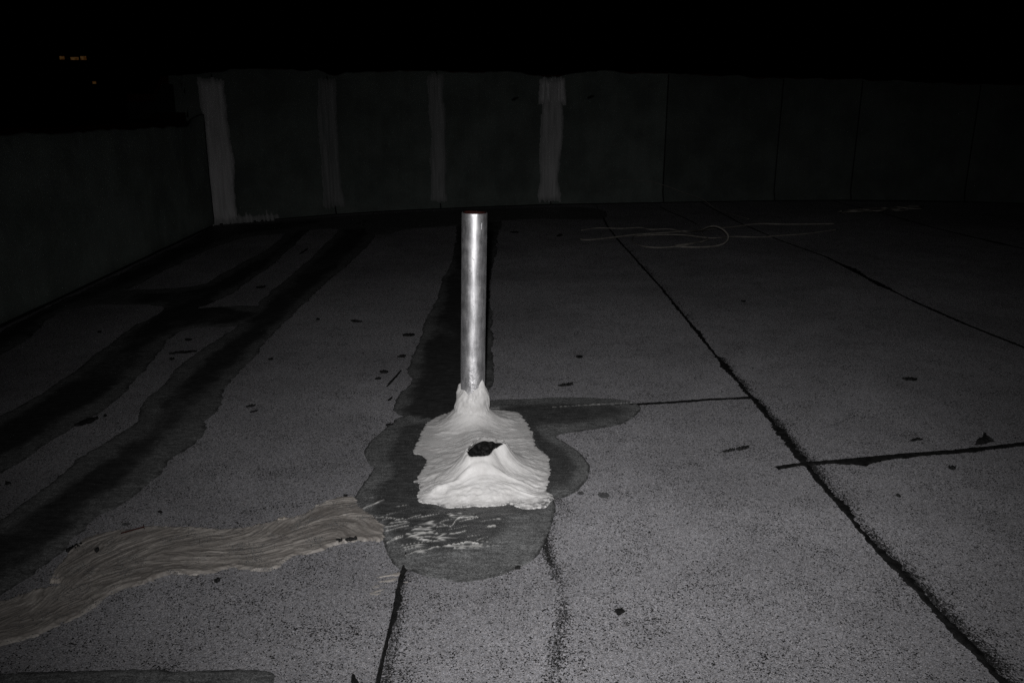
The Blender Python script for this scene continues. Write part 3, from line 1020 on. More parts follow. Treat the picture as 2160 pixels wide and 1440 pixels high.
GLINT_STROKES = [  # white smears and flash glints of the wrinkles, painted as strokes: points, width in picture units, strength
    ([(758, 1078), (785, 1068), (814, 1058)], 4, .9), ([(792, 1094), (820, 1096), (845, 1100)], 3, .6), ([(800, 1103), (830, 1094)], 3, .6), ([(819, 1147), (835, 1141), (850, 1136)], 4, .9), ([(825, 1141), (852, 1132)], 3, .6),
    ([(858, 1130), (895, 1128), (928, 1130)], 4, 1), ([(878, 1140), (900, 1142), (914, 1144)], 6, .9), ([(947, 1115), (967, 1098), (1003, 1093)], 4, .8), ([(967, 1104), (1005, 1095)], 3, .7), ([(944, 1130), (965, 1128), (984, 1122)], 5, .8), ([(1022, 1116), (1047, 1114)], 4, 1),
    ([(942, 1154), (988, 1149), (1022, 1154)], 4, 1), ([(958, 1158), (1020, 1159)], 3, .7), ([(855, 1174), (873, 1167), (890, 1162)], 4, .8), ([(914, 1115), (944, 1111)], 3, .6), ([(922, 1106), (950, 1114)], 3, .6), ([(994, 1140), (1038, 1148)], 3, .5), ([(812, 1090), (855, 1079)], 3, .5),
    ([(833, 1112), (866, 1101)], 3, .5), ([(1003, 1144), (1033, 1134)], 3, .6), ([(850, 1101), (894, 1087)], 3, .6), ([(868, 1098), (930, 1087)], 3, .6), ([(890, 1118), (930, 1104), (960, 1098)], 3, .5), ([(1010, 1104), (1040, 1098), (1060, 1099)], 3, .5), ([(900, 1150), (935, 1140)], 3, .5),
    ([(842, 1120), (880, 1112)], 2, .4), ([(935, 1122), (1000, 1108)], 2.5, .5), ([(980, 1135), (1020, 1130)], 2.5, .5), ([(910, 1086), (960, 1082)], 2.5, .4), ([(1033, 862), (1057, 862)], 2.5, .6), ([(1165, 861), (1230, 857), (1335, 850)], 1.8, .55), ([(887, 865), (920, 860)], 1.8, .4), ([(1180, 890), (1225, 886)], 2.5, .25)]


def _glint_strokes():
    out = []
    for pts, wd, am in GLINT_STROKES:
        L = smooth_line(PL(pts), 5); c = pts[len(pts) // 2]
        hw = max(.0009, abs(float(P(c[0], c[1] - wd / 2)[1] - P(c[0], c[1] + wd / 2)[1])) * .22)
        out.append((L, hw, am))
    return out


_ST = _glint_strokes()


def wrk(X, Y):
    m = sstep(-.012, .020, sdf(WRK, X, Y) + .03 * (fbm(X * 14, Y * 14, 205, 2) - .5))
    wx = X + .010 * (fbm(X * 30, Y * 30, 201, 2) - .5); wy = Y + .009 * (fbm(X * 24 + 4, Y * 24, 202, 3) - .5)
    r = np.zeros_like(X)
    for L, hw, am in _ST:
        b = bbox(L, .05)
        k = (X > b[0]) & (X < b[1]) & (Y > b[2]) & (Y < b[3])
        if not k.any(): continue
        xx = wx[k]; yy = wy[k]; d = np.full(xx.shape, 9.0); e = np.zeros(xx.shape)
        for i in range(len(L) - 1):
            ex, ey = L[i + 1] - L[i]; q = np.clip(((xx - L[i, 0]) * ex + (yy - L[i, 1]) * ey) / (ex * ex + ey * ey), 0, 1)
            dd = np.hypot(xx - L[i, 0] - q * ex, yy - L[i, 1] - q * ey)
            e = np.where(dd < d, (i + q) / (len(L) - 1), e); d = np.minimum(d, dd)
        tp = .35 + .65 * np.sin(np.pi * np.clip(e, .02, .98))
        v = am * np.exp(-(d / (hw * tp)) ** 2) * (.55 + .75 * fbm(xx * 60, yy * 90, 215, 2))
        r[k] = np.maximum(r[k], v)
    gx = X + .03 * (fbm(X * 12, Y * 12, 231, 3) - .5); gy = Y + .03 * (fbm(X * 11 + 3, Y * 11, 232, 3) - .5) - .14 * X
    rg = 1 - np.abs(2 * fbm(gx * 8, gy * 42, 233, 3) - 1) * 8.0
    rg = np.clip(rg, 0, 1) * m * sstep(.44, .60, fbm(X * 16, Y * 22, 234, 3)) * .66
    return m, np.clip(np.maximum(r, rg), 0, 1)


def patch_extra(X, Y, d):
    m, r = wrk(X, Y)
    return .0055 * r + m * (.0030 * (fbm(X * 16, (Y - .2 * X) * 60, 207, 3) - .3))


def patch_glint_paint(X, Y):
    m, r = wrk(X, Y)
    return np.clip(sstep(.22, .70, r) * .92, 0, 1)  # glints on the wrinkle crests are put into the colour as white


coating('coating_patch', 'irregular dark grey wet looking coating patch surrounding the white pipe base', PATCH, PATCHc, 'coat_patch', .0024, .0020, 181, .0035, 24, .022, patch_extra, patch_glint_paint)

# ------------------------------------------------------------------ beige sealant smear
SM = [(-200, 1340), (0, 1270), (76, 1244), (128, 1234), (122, 1222), (117, 1208), (127, 1187), (150, 1165), (178, 1138), (213, 1126), (285, 1115), (342, 1112), (418, 1113), (456, 1117), (513, 1113), (588, 1098), (626, 1090), (664, 1072), (702, 1053), (742, 1048), (765, 1075), (800, 1100), (812, 1122), (812, 1140),
      (782, 1141), (729, 1143), (695, 1153), (661, 1168), (626, 1170), (592, 1191), (566, 1204), (532, 1204), (490, 1198), (437, 1210), (361, 1211), (323, 1225), (273, 1240), (228, 1256), (190, 1286), (110, 1324), (76, 1341), (0, 1362), (-200, 1425)]
smp = smooth_poly(PL(SM), 3)
SPINE = smooth_line(PL([(-200, 1385), (0, 1318), (90, 1290), (180, 1225), (280, 1180), (400, 1160), (520, 1155), (620, 1125), (720, 1095), (820, 1120)]), 8)


def spine_st(X, Y):
    L, s = resample(SPINE, .02)
    x = X.ravel()[:, None]; y = Y.ravel()[:, None]
    out_s = np.zeros(x.shape[0]); out_t = np.zeros(x.shape[0])
    for k in range(0, x.shape[0], 20000):
        d2 = (x[k:k + 20000] - L[None, :, 0]) ** 2 + (y[k:k + 20000] - L[None, :, 1]) ** 2
        i = np.clip(np.argmin(d2, 1), 0, len(L) - 2)
        T = L[i + 1] - L[i]; T /= np.linalg.norm(T, axis=1)[:, None]
        dx = x[k:k + 20000, 0] - L[i, 0]; dy = y[k:k + 20000, 0] - L[i, 1]
        out_s[k:k + 20000] = s[i] + dx * T[:, 0] + dy * T[:, 1]
        out_t[k:k + 20000] = -dx * T[:, 1] + dy * T[:, 0]
    return out_s.reshape(X.shape), out_t.reshape(X.shape)


_sm = {}


def smear_fields(X, Y):
    key = X.shape
    if key in _sm: return _sm[key]
    d = sdf(smp, X, Y)
    S, T = spine_st(X, Y)
    # strokes sweep up to the right above the spine and down to the right below it
    warp = .030 * (fbm(S * 5, T * 9, 301, 3) - .5) + .012 * (fbm(S * 22, T * 30, 302, 2) - .5)
    T0 = .030 * (fbm(S * 6, S * 0, 311, 2) - .5) * 2
    So = S + .16 * fbm(S * 2, T * 14, 312, 2)
    Sm = So - np.floor(So / .26) * .26
    fan = T - np.where(T > T0, .34, -.16) * Sm + warp + .02 * np.floor(So / .26) + .010 * (fbm(S * 40, T * 60, 313, 3) - .5)
    st = fbm(S * 14, fan * 170, 303, 3) * .45 + fbm(S * 34, fan * 420, 304, 2) * .40 + .15 * fbm(X * 130, Y * 130, 314, 2)
    big = fbm(S * 6, fan * 40, 305, 2)
    _sm[key] = (d, S, T, st, big)
    return _sm[key]


def smear_z(X, Y):
    d, S, T, st, big = smear_fields(X, Y)
    d = d + (fbm(X * 55, Y * 55, 306, 3) - .5) * .014 + (st - .5) * .016
    z = np.clip(d / .006, -1.2, 1.0) * .0030
    lip = .0012 * np.exp(-((d - .008) / .006) ** 2)
    return z + np.where(d > 0, .0042 * (st - .35) + .0040 * (big - .4) + lip, 0)


sm = field('sealant_smear', M['smear'], None, bbox(smp, .02), .0020, smear_z, lambda X, Y, Z: {'streak': smear_fields(X, Y)[3]})
tag(sm, 'long beige brushed sealant smear running left from the grey patch round the pipe', 'sealant')

# thin beige traces in front of the patch, left of the seam
tr_ = smooth_poly(PL([(775, 1245), (800, 1228), (843, 1200), (850, 1205), (838, 1225), (846, 1232), (815, 1243), (790, 1260), (770, 1262)]), 2)


def trz(X, Y):
    d = np.minimum(sdf(tr_, X, Y), .02) + .10 * (fbm(X * 26 + Y * 20, Y * 190 - X * 70, 321, 3) - .66)
    return np.clip(d / .004, -1.2, 1) * .0012


o = field('sealant_trace', M['smear'], None, bbox(tr_, .02), .0022, trz, lambda X, Y, Z: {'streak': .45 + .5 * fbm(X * 80, Y * 200, 5, 2)})
tag(o, 'faint beige sealant scrape in front of the grey patch, beside the black seam', 'sealant')

# ------------------------------------------------------------------ vent pipe with its white sealant base
pc = P(996, 893)                          # where the pipe's axis meets the roof
R = .0345
PH = .612
vp = empty('vent_pipe', (float(pc[0]), float(pc[1]), 0))
vp.rotation_euler = (math.radians(-.3), math.radians(1.35), 0)
tag(vp, 'silver painted upright vent pipe with rusty open top and white sealant brushed round its base', 'vent pipe')
na, nz = 72, 150
A = np.linspace(0, 2 * np.pi, na + 1)[:-1]; Zs = np.linspace(.0, PH, nz)
AA, ZZ = np.meshgrid(A, Zs, indexing='ij')
low = sstep(.235, .10, ZZ)
rr = R + low * (.0042 * (fbm(np.cos(AA) * 3 + 5, ZZ * 26 + np.sin(AA) * 3, 401, 3) - .35)) + .0004 * (fbm(np.cos(AA) * 2.5 + 9, ZZ * 9 + np.sin(AA) * 2.5, 402, 3) - .5)
rr = rr + np.where(ZZ > PH - .004, -.0006, 0)
G = np.stack([rr * np.cos(AA), rr * np.sin(AA), ZZ + np.where(ZZ > PH - .001, .0022 * (fbm(np.cos(AA) * 4 + 3, np.sin(AA) * 4, 411, 2) - .5), 0)], -1)
G = np.concatenate([G, G[:1]], 0); LW = np.concatenate([low, low[:1]], 0)
grid_obj('tube', G[:, :, :], np.ones((na, nz - 1), bool), M['silver'], vp, {'low': LW})
# rim and inside, bare rusty iron
prof = [(R - .0012, PH - .0015), (R - .0016, PH + .0006), (R - .0042, PH + .0004), (R - .0050, PH - .002), (R - .0050, PH - .20)]
V = []; Fc = []
for k in range(48):
    a = 2 * math.pi * k / 48
    for r_, z_ in prof: V.append((r_ * math.cos(a), r_ * math.sin(a), z_ + .0008 * math.sin(3 * a + 1)))
m_ = len(prof)
for k in range(48):
    k2 = (k + 1) % 48
    for i in range(m_ - 1): Fc.append((k * m_ + i, k2 * m_ + i, k2 * m_ + i + 1, k * m_ + i + 1))
obj('rusty_rim', V, Fc, M['rust'], vp, smooth=True)
# a paint run near the top on the right, standing proud
rn = []
for i in range(7):
    z_ = PH - .018 - .006 * i; a = math.radians(-52 - i * .6)
    rn.append(((R + .0006) * math.cos(a), (R + .0006) * math.sin(a), z_))
tube('paint_run', rn[1:5], .0007, M['silver'], vp, 6)
for (az, z_, r_) in ((-88, .36, .0022), (-97, .27, .0016), (-70, .45, .0012), (-110, .40, .0012), (-60, .33, .0015), (-80, .20, .002)):
    a = math.radians(az); V = []; Fc = []
    c = np.array((R * math.cos(a), R * math.sin(a), z_)); t1 = np.array((-math.sin(a), math.cos(a), 0)); nrm = np.array((math.cos(a), math.sin(a), 0))
    for k in range(8):
        q = 2 * math.pi * k / 8
        V.append(c + t1 * r_ * .8 * math.cos(q) + np.array((0, 0, 1)) * r_ * 1.5 * math.sin(q) - nrm * .0003)
    V.append(c + nrm * r_ * .55)
    for k in range(8): Fc.append((k, (k + 1) % 8, 8))
    obj('paint_blister', V, Fc, M['silver'], vp, smooth=True)

# white sealant: skirt and volcano-shaped mound as one height field, collar up the pipe
WH = [(870, 956), (874, 940), (881, 925), (895, 900), (912, 884), (940, 874), (960, 868), (1000, 862), (1044, 866), (1070, 867), (1091, 871), (1106, 882), (1117, 897), (1124, 910), (1129, 922), (1134, 942), (1146, 952), (1158, 963), (1162, 987), (1162, 1010), (1158, 1028), (1155, 1036), (1166, 1046), (1166, 1058), (1150, 1072), (1125, 1077), (1100, 1077), (1078, 1067), (1060, 1069), (1032, 1073), (985, 1073), (943, 1077), (919, 1069), (890, 1065), (880, 1058), (879, 1040), (882, 1024), (866, 1021), (880, 1006), (888, 992), (894, 980), (896, 970), (884, 963)]
whp = smooth_poly(PL(WH), 3)
HOLE = np.array([(986, 954), (991, 947), (1000, 941), (1004, 935), (1012, 931), (1022, 928), (1031, 930), (1038, 929), (1045, 933), (1055, 932), (1064, 938), (1061, 944), (1050, 948), (1040, 951), (1033, 958), (1020, 961), (1005, 963), (992, 964), (988, 960)], float)
HZ = .074
# the mouth lies about HZ above the roof: carry the measured rim onto that level


def Pz(px, py, z):
    u, v = px - 1080.0, py - 720.0
    t = (H - z) / (v * cp + F * sp)
    return np.array((u * t, (F * cp - v * sp) * t))


holep = smooth_poly(np.array([Pz(a, b, HZ) for a, b in HOLE]), 3)
hc = holep.mean(0)


def white_z(X, Y):
    d = sdf(whp, X, Y)
    brush = fbm(X * 45, Y * 150, 503, 3)
    d2 = d + .010 * (fbm(X * 120, Y * 120, 501, 3) - .5) + .010 * (fbm(X * 28, Y * 34, 502, 3) - .5)
    z = np.clip(d2 / .006, -1.2, 1.0) * .0046
    ins = sstep(.0, .06, d2)
    r = np.hypot(X - pc[0], Y - pc[1])
    cone = .042 * np.exp(-(np.clip(r - R - .012, 0, 9) / .034) ** 1.3)
    # mound round the hole, drawn out towards the camera
    dx, dy = X - hc[0], Y - hc[1]
    dh = -sdf(holep, X, Y)
    th_ = np.arctan2(dy, dx)
    fr = np.clip(-np.sin(th_), 0, 1) ** 1.4; bk = np.clip(np.sin(th_), 0, 1)
    sg = .040 + .010 * fr + .006 * bk
    q = np.clip(dh - .002, 0, 9) / sg
    mound = HZ * np.exp(-q ** 1.25) * (1 - .10 * fr * np.exp(-(dh / .03) ** 2))
    mound = mound + .014 * np.exp(-((dh - .10) / .040) ** 2) * (.25 + .75 * fr)
    ridge = .026 * np.exp(-((X - (hc[0] * .5 + pc[0] * .5)) / .05) ** 2 - ((Y - (hc[1] + pc[1]) / 2) / .10) ** 2)
    body = np.sqrt(mound ** 2 + cone ** 2 + ridge ** 2)
    lip = .0050 * np.exp(-((dh - .006) / .007) ** 2)
    crk = .0005 * (brush - .5) + .0075 * (fbm(X * 17 + Y * 5, Y * 36 - X * 6, 505, 4) - .5) + .0012 * (fbm(X * 120, Y * 120, 506, 2) - .5)
    ang = np.arctan2(Y - hc[1], X - hc[0]); rad_ = np.hypot(X - hc[0], Y - hc[1])
    wing = sstep(-.10, -.04, Y - hc[1])
    stk = wing * .0034 * (fbm(ang * 9 + 30, rad_ * 14 + .4 * np.sin(ang * 5), 531, 3) - .5) + (1 - wing * .7) * .0030 * (fbm(X * 16, Y * 190 + 3 * np.sin(X * 30), 532, 3) - .5)
    crk = crk + stk + .0050 * np.clip(fbm(X * 34, Y * 52, 533, 3) - .56, 0, 1)
    fold = .0065 * np.exp(-((Y - hc[1] + .088 + .02 * np.sin(X * 26) - .10 * (X - hc[0])) / .008) ** 2) * sstep(.2, .5, fbm(X * 9, Y * 9, 507, 2))
    z = z + np.where(d2 > 0, ins * (body + lip * sstep(.02, .05, body) + fold) + crk * sstep(0, .02, d2), 0)
    z = np.where(d2 > .007, np.maximum(z, .0047 + .0006 * brush), z)
    inside = dh < (fbm(X * 120, Y * 120, 509, 4) - .5) * .014
    return z, inside, d2


cell = .0017
x0, x1, y0, y1 = bbox(whp, .02)
xs = np.arange(x0, x1, cell); ys = np.arange(y0, y1, cell)
X, Y = np.meshgrid(xs, ys, indexing='ij')
Zw, ins, d2 = white_z(X, Y)
kp = anypos(Zw)
anyin = ins[:-1, :-1] | ins[1:, :-1] | ins[1:, 1:] | ins[:-1, 1:]
r_ = np.hypot(X - pc[0], Y - pc[1])
cnr = P(1130, 1058)
worn = np.clip(sstep(.016, .002, d2) * .55 + .8 * sstep(.050, .01, d2) * np.exp(-((X - cnr[0]) / .05) ** 2 - ((Y - cnr[1]) / .03) ** 2) + .30 * sstep(.06, .01, d2) * sstep(.45, .6, fbm(X * 18, Y * 30, 511, 3)), 0, 1)
G = np.stack([X - pc[0], Y - pc[1], Zw], -1)
seal = grid_obj('sealant_base', G, kp & ~anyin, M['white'], vp, {'worn': worn, 'thin': np.clip(sstep(.060, .004, d2) * (.25 + .75 * sstep(hc[1] - .07, hc[1] - .02, Y)) + .5 * sstep(hc[1] - .02, hc[1] + .05, Y) * sstep(.055, .085, r_), 0, 1) * .65})
seal.matrix_parent_inverse = vp.matrix_basis.to_3x3().to_4x4().inverted()

# black fibrous lining inside the mouth
xs = np.arange(holep[:, 0].min() - .02, holep[:, 0].max() + .02, .0022); ys = np.arange(holep[:, 1].min() - .02, holep[:, 1].max() + .02, .0022)
X, Y = np.meshgrid(xs, ys, indexing='ij')
dh = sdf(holep, X, Y)
zz = HZ + .004 - sstep(-.012, .014, dh) * .016 - sstep(.0, -.014, dh) * .022 + .022 * (fbm(X * 95, Y * 95, 521, 3) - .5) * sstep(-.004, .012, dh)
zw, _, _ = white_z(X, Y)
zz = np.minimum(zz, np.where(dh < .001, zw - .004, 9))
G = np.stack([X - pc[0], Y - pc[1], zz], -1)
lin = grid_obj('hole_lining', G, (dh > -.018)[:-1, :-1], M['bitumen'], vp)
lin.matrix_parent_inverse = seal.matrix_parent_inverse.copy()

# collar
na, nz = 110, 60
A = np.linspace(0, 2 * np.pi, na + 1)[:-1]
ca, sa = np.cos(A), np.sin(A)
topz = .118 + .013 * (fbm(ca * 4.0 + 4, sa * 3.0 + 4, 601, 3) - .5) * 2 + .030 * np.exp(-((((A - math.radians(-38)) + np.pi) % (2 * np.pi) - np.pi) / .33) ** 2) - .013 * np.exp(-((((A - math.radians(-108)) + np.pi) % (2 * np.pi) - np.pi) / .22) ** 2)
Tt = np.linspace(0, 1, nz)
AA, TT = np.meshgrid(A, Tt, indexing='ij')
ZZ = .004 + (topz[:, None] - .004) * TT
q = np.clip(ZZ / .12, 0, 1.3)
rad = R + .0112 * (1 - sstep(.72, 1.0, TT) * .72) + .0075 * (1 - q) + .030 * np.clip(1 - ZZ / .045, 0, 1) ** 1.8
rad = rad + .0060 * (fbm(np.cos(AA) * 2.2 + 8, ZZ * 42 + np.sin(AA) * 2.2, 603, 3) - .5) * 2 + .0022 * (fbm(np.cos(AA) * 9 + 2, ZZ * 90 + np.sin(AA) * 9, 604, 2) - .5) * 2
rad = rad - (rad - (R - .0022)) * sstep(.93, 1.0, TT)
G = np.stack([rad * np.cos(AA), rad * np.sin(AA), ZZ], -1)
G = np.concatenate([G, G[:1]], 0)
grid_obj('sealant_collar', G, np.ones((na, nz - 1), bool), M['white'], vp, {'worn': np.concatenate([sstep(.95, 1.0, TT) * .6, sstep(.95, 1.0, TT)[:1] * .6], 0), 'thin': np.zeros((na + 1, nz))})

# ------------------------------------------------------------------ cables by the back wall


def g3(px, py, z=.006):
    q = Pz(px, py, z); return np.array((q[0], q[1], z))


yl = float(P(1505, 521)[1])


def w3(px, py, y):
    u, v = px - 1080.0, py - 720.0
    t = y / (F * cp - v * sp)
    return np.array((u * t, y, H - t * (v * cp + F * sp)))


cb = tube('cable', [g3(1222, 504), g3(1240, 506), g3(1290, 501), g3(1340, 495), g3(1400, 491), g3(1450, 488), w3(1478, 485, yl + .30), w3(1492, 479, yl + .18), w3(1508, 477, yl + .12), w3(1522, 482, yl + .08), w3(1534, 493, yl + .05), w3(1536, 504, yl + .03), w3(1526, 514, yl + .01), w3(1508, 519, yl), g3(1480, 521), g3(1450, 521), g3(1420, 519),
                    g3(1455, 514, .014), g3(1492, 506, .016), g3(1484, 497, .02), g3(1480, 488, .03), g3(1500, 483, .02), g3(1550, 478), g3(1600, 472), g3(1660, 473), g3(1760, 472)], .0058, M['cable'], None, 8, .02)
tag(cb, 'pale cable lying in a loose loop on the far roof, right of the pipe', 'cable', 'pale cables at the back of the roof')
cb = tube('cable', [g3(1226, 486), g3(1260, 481), g3(1310, 482), g3(1350, 480), g3(1372, 484), g3(1410, 483), g3(1440, 489), g3(1480, 505, .016), g3(1452, 516, .016), g3(1400, 522), g3(1360, 520), g3(1338, 512), g3(1334, 503), g3(1350, 497), g3(1430, 495, .016), g3(1500, 502, .02), g3(1545, 499, .01), g3(1600, 500), g3(1645, 497), g3(1700, 493), g3(1765, 484)], .0045, M['cable'], None, 8, .02)
tag(cb, 'thinner pale cable trailing right from under the loose loop', 'cable', 'pale cables at the back of the roof')
yb = float(back_y(P(1400, 428)[0])) - .06


def w3(px, py, y):
    u, v = px - 1080.0, py - 720.0
    t = y / (F * cp - v * sp)
    return np.array((u * t, y, H - t * (v * cp + F * sp)))


cb = tube('cable', [w3(1220, 412, yb - .02), w3(1240, 400, yb), w3(1270, 386, yb), w3(1320, 380, yb), w3(1370, 383, yb), w3(1410, 394, yb - .05), w3(1440, 406, yb - .12), w3(1480, 420, yb - .25), g3(1510, 440), g3(1545, 452), g3(1580, 462)], .0026, M['cable'], None, 8, .03)
tag(cb, 'thin pale cable arching up against the back wall', 'cable', 'pale cables at the back of the roof')
for k in range(5):
    random.seed(50 + k)
    pts = [g3(1770 + random.uniform(-5, 8), 446 + random.uniform(-2, 3), .008 + .008 * k)]
    for j in range(1, 7):
        pts.append(g3(1770 + 29 * j + random.uniform(-6, 6), 446 - 1.4 * j + random.uniform(-4, 4), .008 + .010 * k + random.uniform(0, .02)))
    if k == 0:
        hb = empty('cable_bundle'); tag(hb, 'tangled bundle of dark pale cable against the foot of the back wall', 'cable', 'pale cables at the back of the roof')
    tube('strand', pts, .006, M['cable'], hb, 6, .04)

# ------------------------------------------------------------------ crumbs and flakes lying on the roof


def flake(name, label, px, py, Lpx, Wpx, ang, mat='flake', cat='debris', grp='dark flakes lying on the roof', curve=0.0, h=None, lumps=.35):
    """a thin crooked flake; its length and width are given as seen, then laid on the roof"""
    ca, sa = math.cos(ang), math.sin(ang)
    a = P(px - ca * Lpx / 2, py + sa * Lpx / 2); b = P(px + ca * Lpx / 2, py - sa * Lpx / 2)
    u = b - a; Lw = float(np.linalg.norm(u)); u /= Lw; nv = np.array((-u[1], u[0]))
    dep = P(px, py + Wpx / 2) - P(px, py - Wpx / 2); W = max(.0025, abs(float(dep @ nv)))
    c = (a + b) / 2
    hh = h or min(.006, .35 * W + .001)
    n = 12; V = []; Fc = []
    lw_ = [W / 2 * (math.sin(math.pi * (i + .35) / (n + .7)) ** .45) * random.uniform(1 - lumps, 1 + lumps) for i in range(n + 1)]
    rw_ = [W / 2 * (math.sin(math.pi * (i + .35) / (n + .7)) ** .45) * random.uniform(1 - lumps, 1 + lumps) for i in range(n + 1)]
    for i in range(n + 1):
        t = i / n - .5
        o = curve * Lw * (1 - (2 * t) ** 2)
        q = u * t * Lw + nv * o
        z = hh * random.uniform(.6, 1.2)
        for w_, zz_ in ((-lw_[i], .0002), (-lw_[i] * .5, z), (rw_[i] * .5, z * random.uniform(.7, 1.2)), (rw_[i], .0002)):
            p_ = q + nv * w_; V.append((p_[0], p_[1], zz_))
    for i in range(n):
        for k in range(3): Fc.append((i * 4 + k, i * 4 + 4 + k, i * 4 + 5 + k, i * 4 + 1 + k))
        Fc.append((i * 4 + 3, i * 4 + 7, i * 4 + 4, i * 4))
    Fc.append((0, 1, 2, 3)); Fc.append(tuple(n * 4 + k for k in (3, 2, 1, 0)))
    o = obj(name, V, Fc, M[mat], None, smooth=False)
    o.location = (float(c[0]), float(c[1]), .0003 if mat != 'none' else 0)
    tag(o, label, cat, grp)
    return o


random.seed(21)
R_ = math.radians
FL = [
    ('long black flake lying beside the leftmost coating strip', 182, 890, 50, 11, R_(20), 0),
    ('tiny black crumb just right of the long black flake at the left', 222, 878, 6, 4, 0, 0),
    ('thin bent black twig between the two left coating strips', 386, 744, 60, 4, R_(6), .04),
    ('small black crumb above the bent twig between the left strips', 398, 717, 14, 4, 0, 0),
    ('small dark crumb under the left end of the bent twig', 363, 758, 9, 4, 0, 0),
    ('dark sliver on the pale gap between the two far left strips', 550, 606, 20, 4, R_(3), 0),
    ('dark slanting sliver near the far end of the left strips', 640, 531, 20, 4, R_(35), 0),
    ('short dark dash right of the second left strip', 571, 758, 11, 3, R_(8), 0),
    ('thin upper splinter of a pair right of the second left strip', 529, 857, 20, 3, R_(12), 0),
    ('thin lower splinter of a pair right of the second left strip', 536, 868, 17, 3, R_(18), 0),
    ('tiny dark crumb on bare felt between strip and pipe', 671, 674, 7, 3, 0, 0),
    ('tiny dark crumb near the left wall foot', 210, 701, 7, 3, 0, 0),
    ('dark curled sliver farthest up the bare felt left of the pipe strip', 752, 678, 22, 4, R_(-8), 0),
    ('thick dark flake touching the pipe strip edge at its middle', 862, 707, 26, 6, R_(2), 0),
    ('dark flake at the pipe strip edge, below the thick one', 847, 752, 17, 5, R_(8), 0),
    ('rounded dark flake left of the pipe strip', 810, 785, 17, 6, R_(-4), 0),
    ('small dark flake lowest of the group left of the pipe strip', 797, 799, 12, 4, R_(10), 0),
    ('long slanting dark splinter beside the pipe strip', 831, 799, 46, 6, R_(48), 0),
    ('short slanting dark splinter beside the widening of the pipe strip', 823, 842, 12, 5, R_(40), 0),
    ('dark dash just above the upper left bulge of the grey patch', 822, 897, 17, 4, R_(4), 0),
    ('lone dark oval flake on bare felt right of the pipe', 1222, 753, 14, 5, 0, 0),
    ('thin dark splinter right of the pipe, above the cross seam', 1193, 812, 30, 5, R_(9), 0),
    ('small dark crumb on the far felt right of the pipe top', 1180, 497, 10, 6, R_(30), 0),
    ('dark dash on the far felt just right of the pipe top', 1085, 490, 18, 3, 0, 0),
    ('short straight dark bar on the wide felt right of the long seam', 1919, 800, 30, 6, R_(-1), 0),
    ('lower half of a broken dark splinter left of the long seam', 1537, 951, 26, 5, R_(10), 0),
    ('upper half of a broken dark splinter left of the long seam', 1566, 946, 26, 7, R_(14), 0),
    ('small dark crumb below the right cross seam', 2008, 987, 16, 6, R_(-10), 0),
    ('small dark crumb on the felt between right seam and cross seam', 1895, 1046, 9, 6, R_(-30), 0),
    ('tiny dark crumb on the felt between the two right seams', 1568, 636, 9, 3, 0, 0),
    ('black blob on the front rim of the grey patch', 1092, 1198, 10, 8, R_(20), 0),
    ('black torn sliver tucked against the left end of the beige smear', 157, 1157, 36, 12, R_(22), 0),
    ('dark crumb stuck on the left part of the beige smear', 205, 1164, 10, 8, R_(10), 0),
    ('square black chip below the beige smear', 458, 1225, 13, 8, R_(14), 0),
    ('left black shape for the dark gap under the right end of the beige smear', 716, 1143, 14, 6, R_(4), 0),  # these two black pieces are laid in as dark gaps under the smear edge
    ('right black shape for the dark gap under the right end of the beige smear', 741, 1141, 26, 6, R_(8), 0),
    ('small black chip at the far left edge of the photo', 17, 1020, 10, 5, 0, 0),
    ('small dark flake above the beige smear', 338, 1080, 9, 5, R_(-20), 0),
    ('small black chip where the beige smear meets the grey patch', 729, 1046, 9, 4, 0, 0),
]
for lb, px, py, Lp, Wp, an, cv in FL:
    o = flake('bitumen_flake', lb, px, py, Lp, Wp, an, curve=cv)
    if px in (716, 741, 205): o.location.z = .004


def outline_flake(name, label, px, h, grp='dark flakes lying on the roof'):
    q = PL(px); c = q.mean(0); n = len(q); V = []; Fc = []
    q = np.array([p for i in range(n) for p in (q[i], (q[i] + q[(i + 1) % n]) / 2 + np.array((random.gauss(0, .0012), random.gauss(0, .0016))))]); n = len(q)
    for p in q: V.append((p[0] - c[0], p[1] - c[1], 0.0))
    for p in q:
        k = random.uniform(.45, .75); V.append(((p[0] - c[0]) * k, (p[1] - c[1]) * k, h * random.uniform(.4, 1.0)))
    V.append((0, 0, h * .8))
    for i in range(n):
        j = (i + 1) % n
        Fc += [(i, j, n + j, n + i), (n + i, n + j, 2 * n)]
    o = obj(name, V, Fc, M['flake']); o.location = (float(c[0]), float(c[1]), .0003)
    return tag(o, label, 'debris', grp)


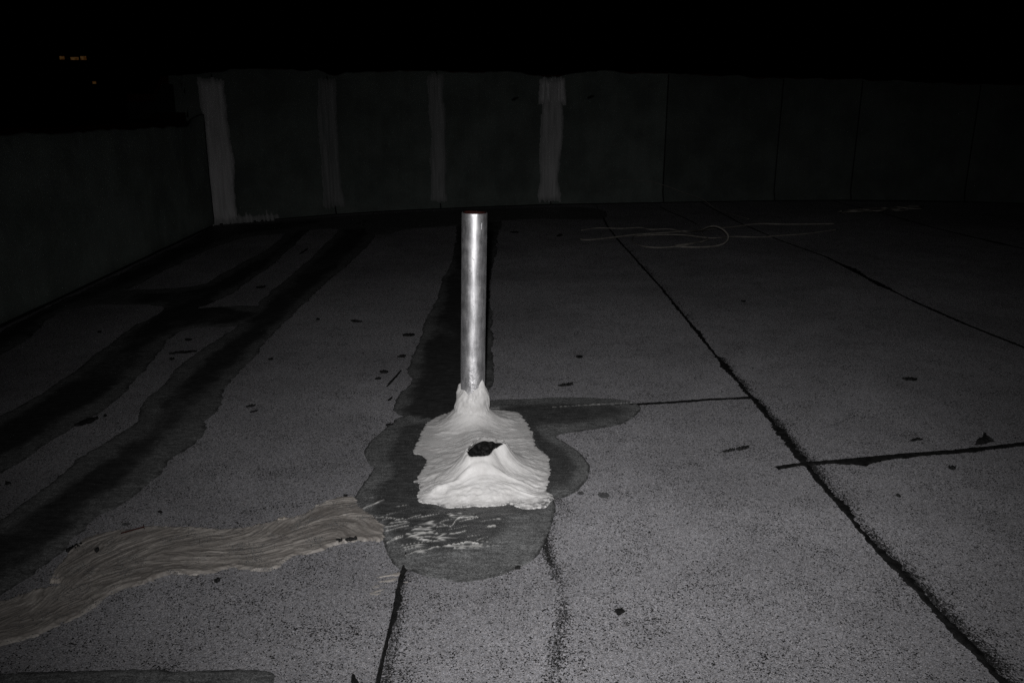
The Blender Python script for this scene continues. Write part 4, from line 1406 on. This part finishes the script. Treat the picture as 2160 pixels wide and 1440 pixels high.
outline_flake('bitumen_chunk', 'jagged black chunk with a raised tip above the right end of the cross seam', [(2055, 938), (2060, 928), (2070, 924), (2074, 915), (2080, 912), (2083, 921), (2092, 926), (2099, 931), (2084, 934), (2070, 937)], .010)
outline_flake('bitumen_flake', 'black scab of bitumen on the bare felt at the bottom, right of centre', [(1295, 1290), (1302, 1282), (1312, 1280), (1320, 1288), (1314, 1293), (1309, 1297), (1300, 1295)], .003)
outline_flake('bitumen_flake', 'black lump at the bottom edge, just left of the front seam', [(740, 1436), (741, 1425), (744, 1417), (750, 1424), (756, 1436), (757, 1450), (744, 1449)], .006)
outline_flake('bitumen_flake', 'crumbly dark flake above the right cross seam', [(1918, 929), (1926, 927), (1934, 922), (1941, 923), (1947, 926), (1940, 929), (1932, 929), (1924, 931)], .004)
for lb, px, py, Lp, Wp in (('pale grey round stain right of the grey patch', 1273, 1044, 24, 12), ('smaller grey round stain against the right lobe of the grey patch', 1225, 1040, 14, 8), ('faint grey oval stain above the beige smear', 266, 1105, 18, 7)):
    o = flake('felt_stain', lb, px, py, Lp, Wp, 0, 'glove', 'stain', 'grey stains on the felt', h=.0006, lumps=.15)
o = flake('sealant_crumb', 'pale curled crumb on the upper edge of the beige smear', 596, 1098, 22, 7, R_(8), 'chip_pale', 'debris', None, h=.005)
o.location.z = .003
o = flake('sealant_crumb', 'pale lump at the left tip of the beige smear', 117, 1227, 22, 9, R_(-8), 'chip_pale', 'debris', None, h=.007)
# rusty nail stuck in the smear
a, b = P(256, 1131), P(304, 1120)
nl = empty('rusty_nail', (float(a[0]), float(a[1]), .008))
tag(nl, 'thin rusty nail stuck on the upper edge of the beige smear', 'nail')
dv = b - a
tube('shank', [np.array((0, 0, 0.)), np.array((dv[0] * .5, dv[1] * .5, .0015)), np.array((dv[0], dv[1], .003))], .0016, M['rust'], nl, 8)
ud = np.array((dv[0], dv[1], .003)); ud = ud / np.linalg.norm(ud)
e_ = np.array((dv[0], dv[1], .003))
tube('head', [e_, e_ + ud * .0006, e_ + ud * .0014], .0048, M['rust'], nl, 10)
# little dark marks on the back wall
for lb, px, py, Lp in (('dark scuff flake stuck high on the back wall, left of the brightest stripe', 1086, 209, 22), ('dark scuff flake stuck high on the back wall, right of the brightest stripe', 1245, 205, 18)):
    yw = float(back_y(P(px, 432)[0])) - .006
    c = w3(px, py, yw); V = []; k = 12
    for i in range(k):
        q = 2 * math.pi * i / k
        V.append((c[0] + .038 * math.cos(q) * random.uniform(.6, 1.1), c[1], c[2] + (.014 * math.sin(q) + .012 * math.cos(q)) * random.uniform(.6, 1.1)))
    V.append((c[0], c[1] - .006, c[2]))
    o = obj('wall_flake', [tuple(np.array(v) - c) for v in V], [(i, (i + 1) % k, k) for i in range(k)][::1], M['flake'])
    o.location = tuple(c)
    tag(o, lb, 'debris', 'dark scuffs on the back wall')

# ------------------------------------------------------------------ a far house with four lit windows
YD = 120.0
fb = empty('far_building', (-64.0, YD, -9.0))
tag(fb, 'unlit distant building beyond the left wall with a few small orange lit windows', 'building')
box('wall', (-14, 0, 0), (16, 10, 19.5), M['far_wall'], fb)
V = [(-14.6, -.6, 19.51), (16.6, -.6, 19.51), (16.6, 10.6, 19.51), (-14.6, 10.6, 19.51), (-14.6, 5, 22.5), (16.6, 5, 22.5)]
obj('roof', V, [(0, 3, 2, 1), (0, 1, 5, 4), (1, 2, 5), (2, 3, 4, 5), (3, 0, 4)], M['coping'], fb)
for (xa, xb, ya, yb_) in ((127, 136, 119, 126), (150, 166, 121, 127), (171, 182, 119, 127), (196, 203, 172, 177)):
    c0 = w3(xa, yb_, YD); c1_ = w3(xb, ya, YD)
    a0 = (c0[0] + 64.0, -.12, c0[2] + 9.0); a1 = (c1_[0] + 64.0, -.002, c1_[2] + 9.0)
    fr = box('window', (a0[0] - .08, -.06, a0[2] - .08), (a1[0] + .08, -.003, a1[2] + .08), M['far_wall'], fb)
    box('pane', (a0[0], -.10, a0[2]), (a1[0], -.062, a1[2]), M['lit'], fr)
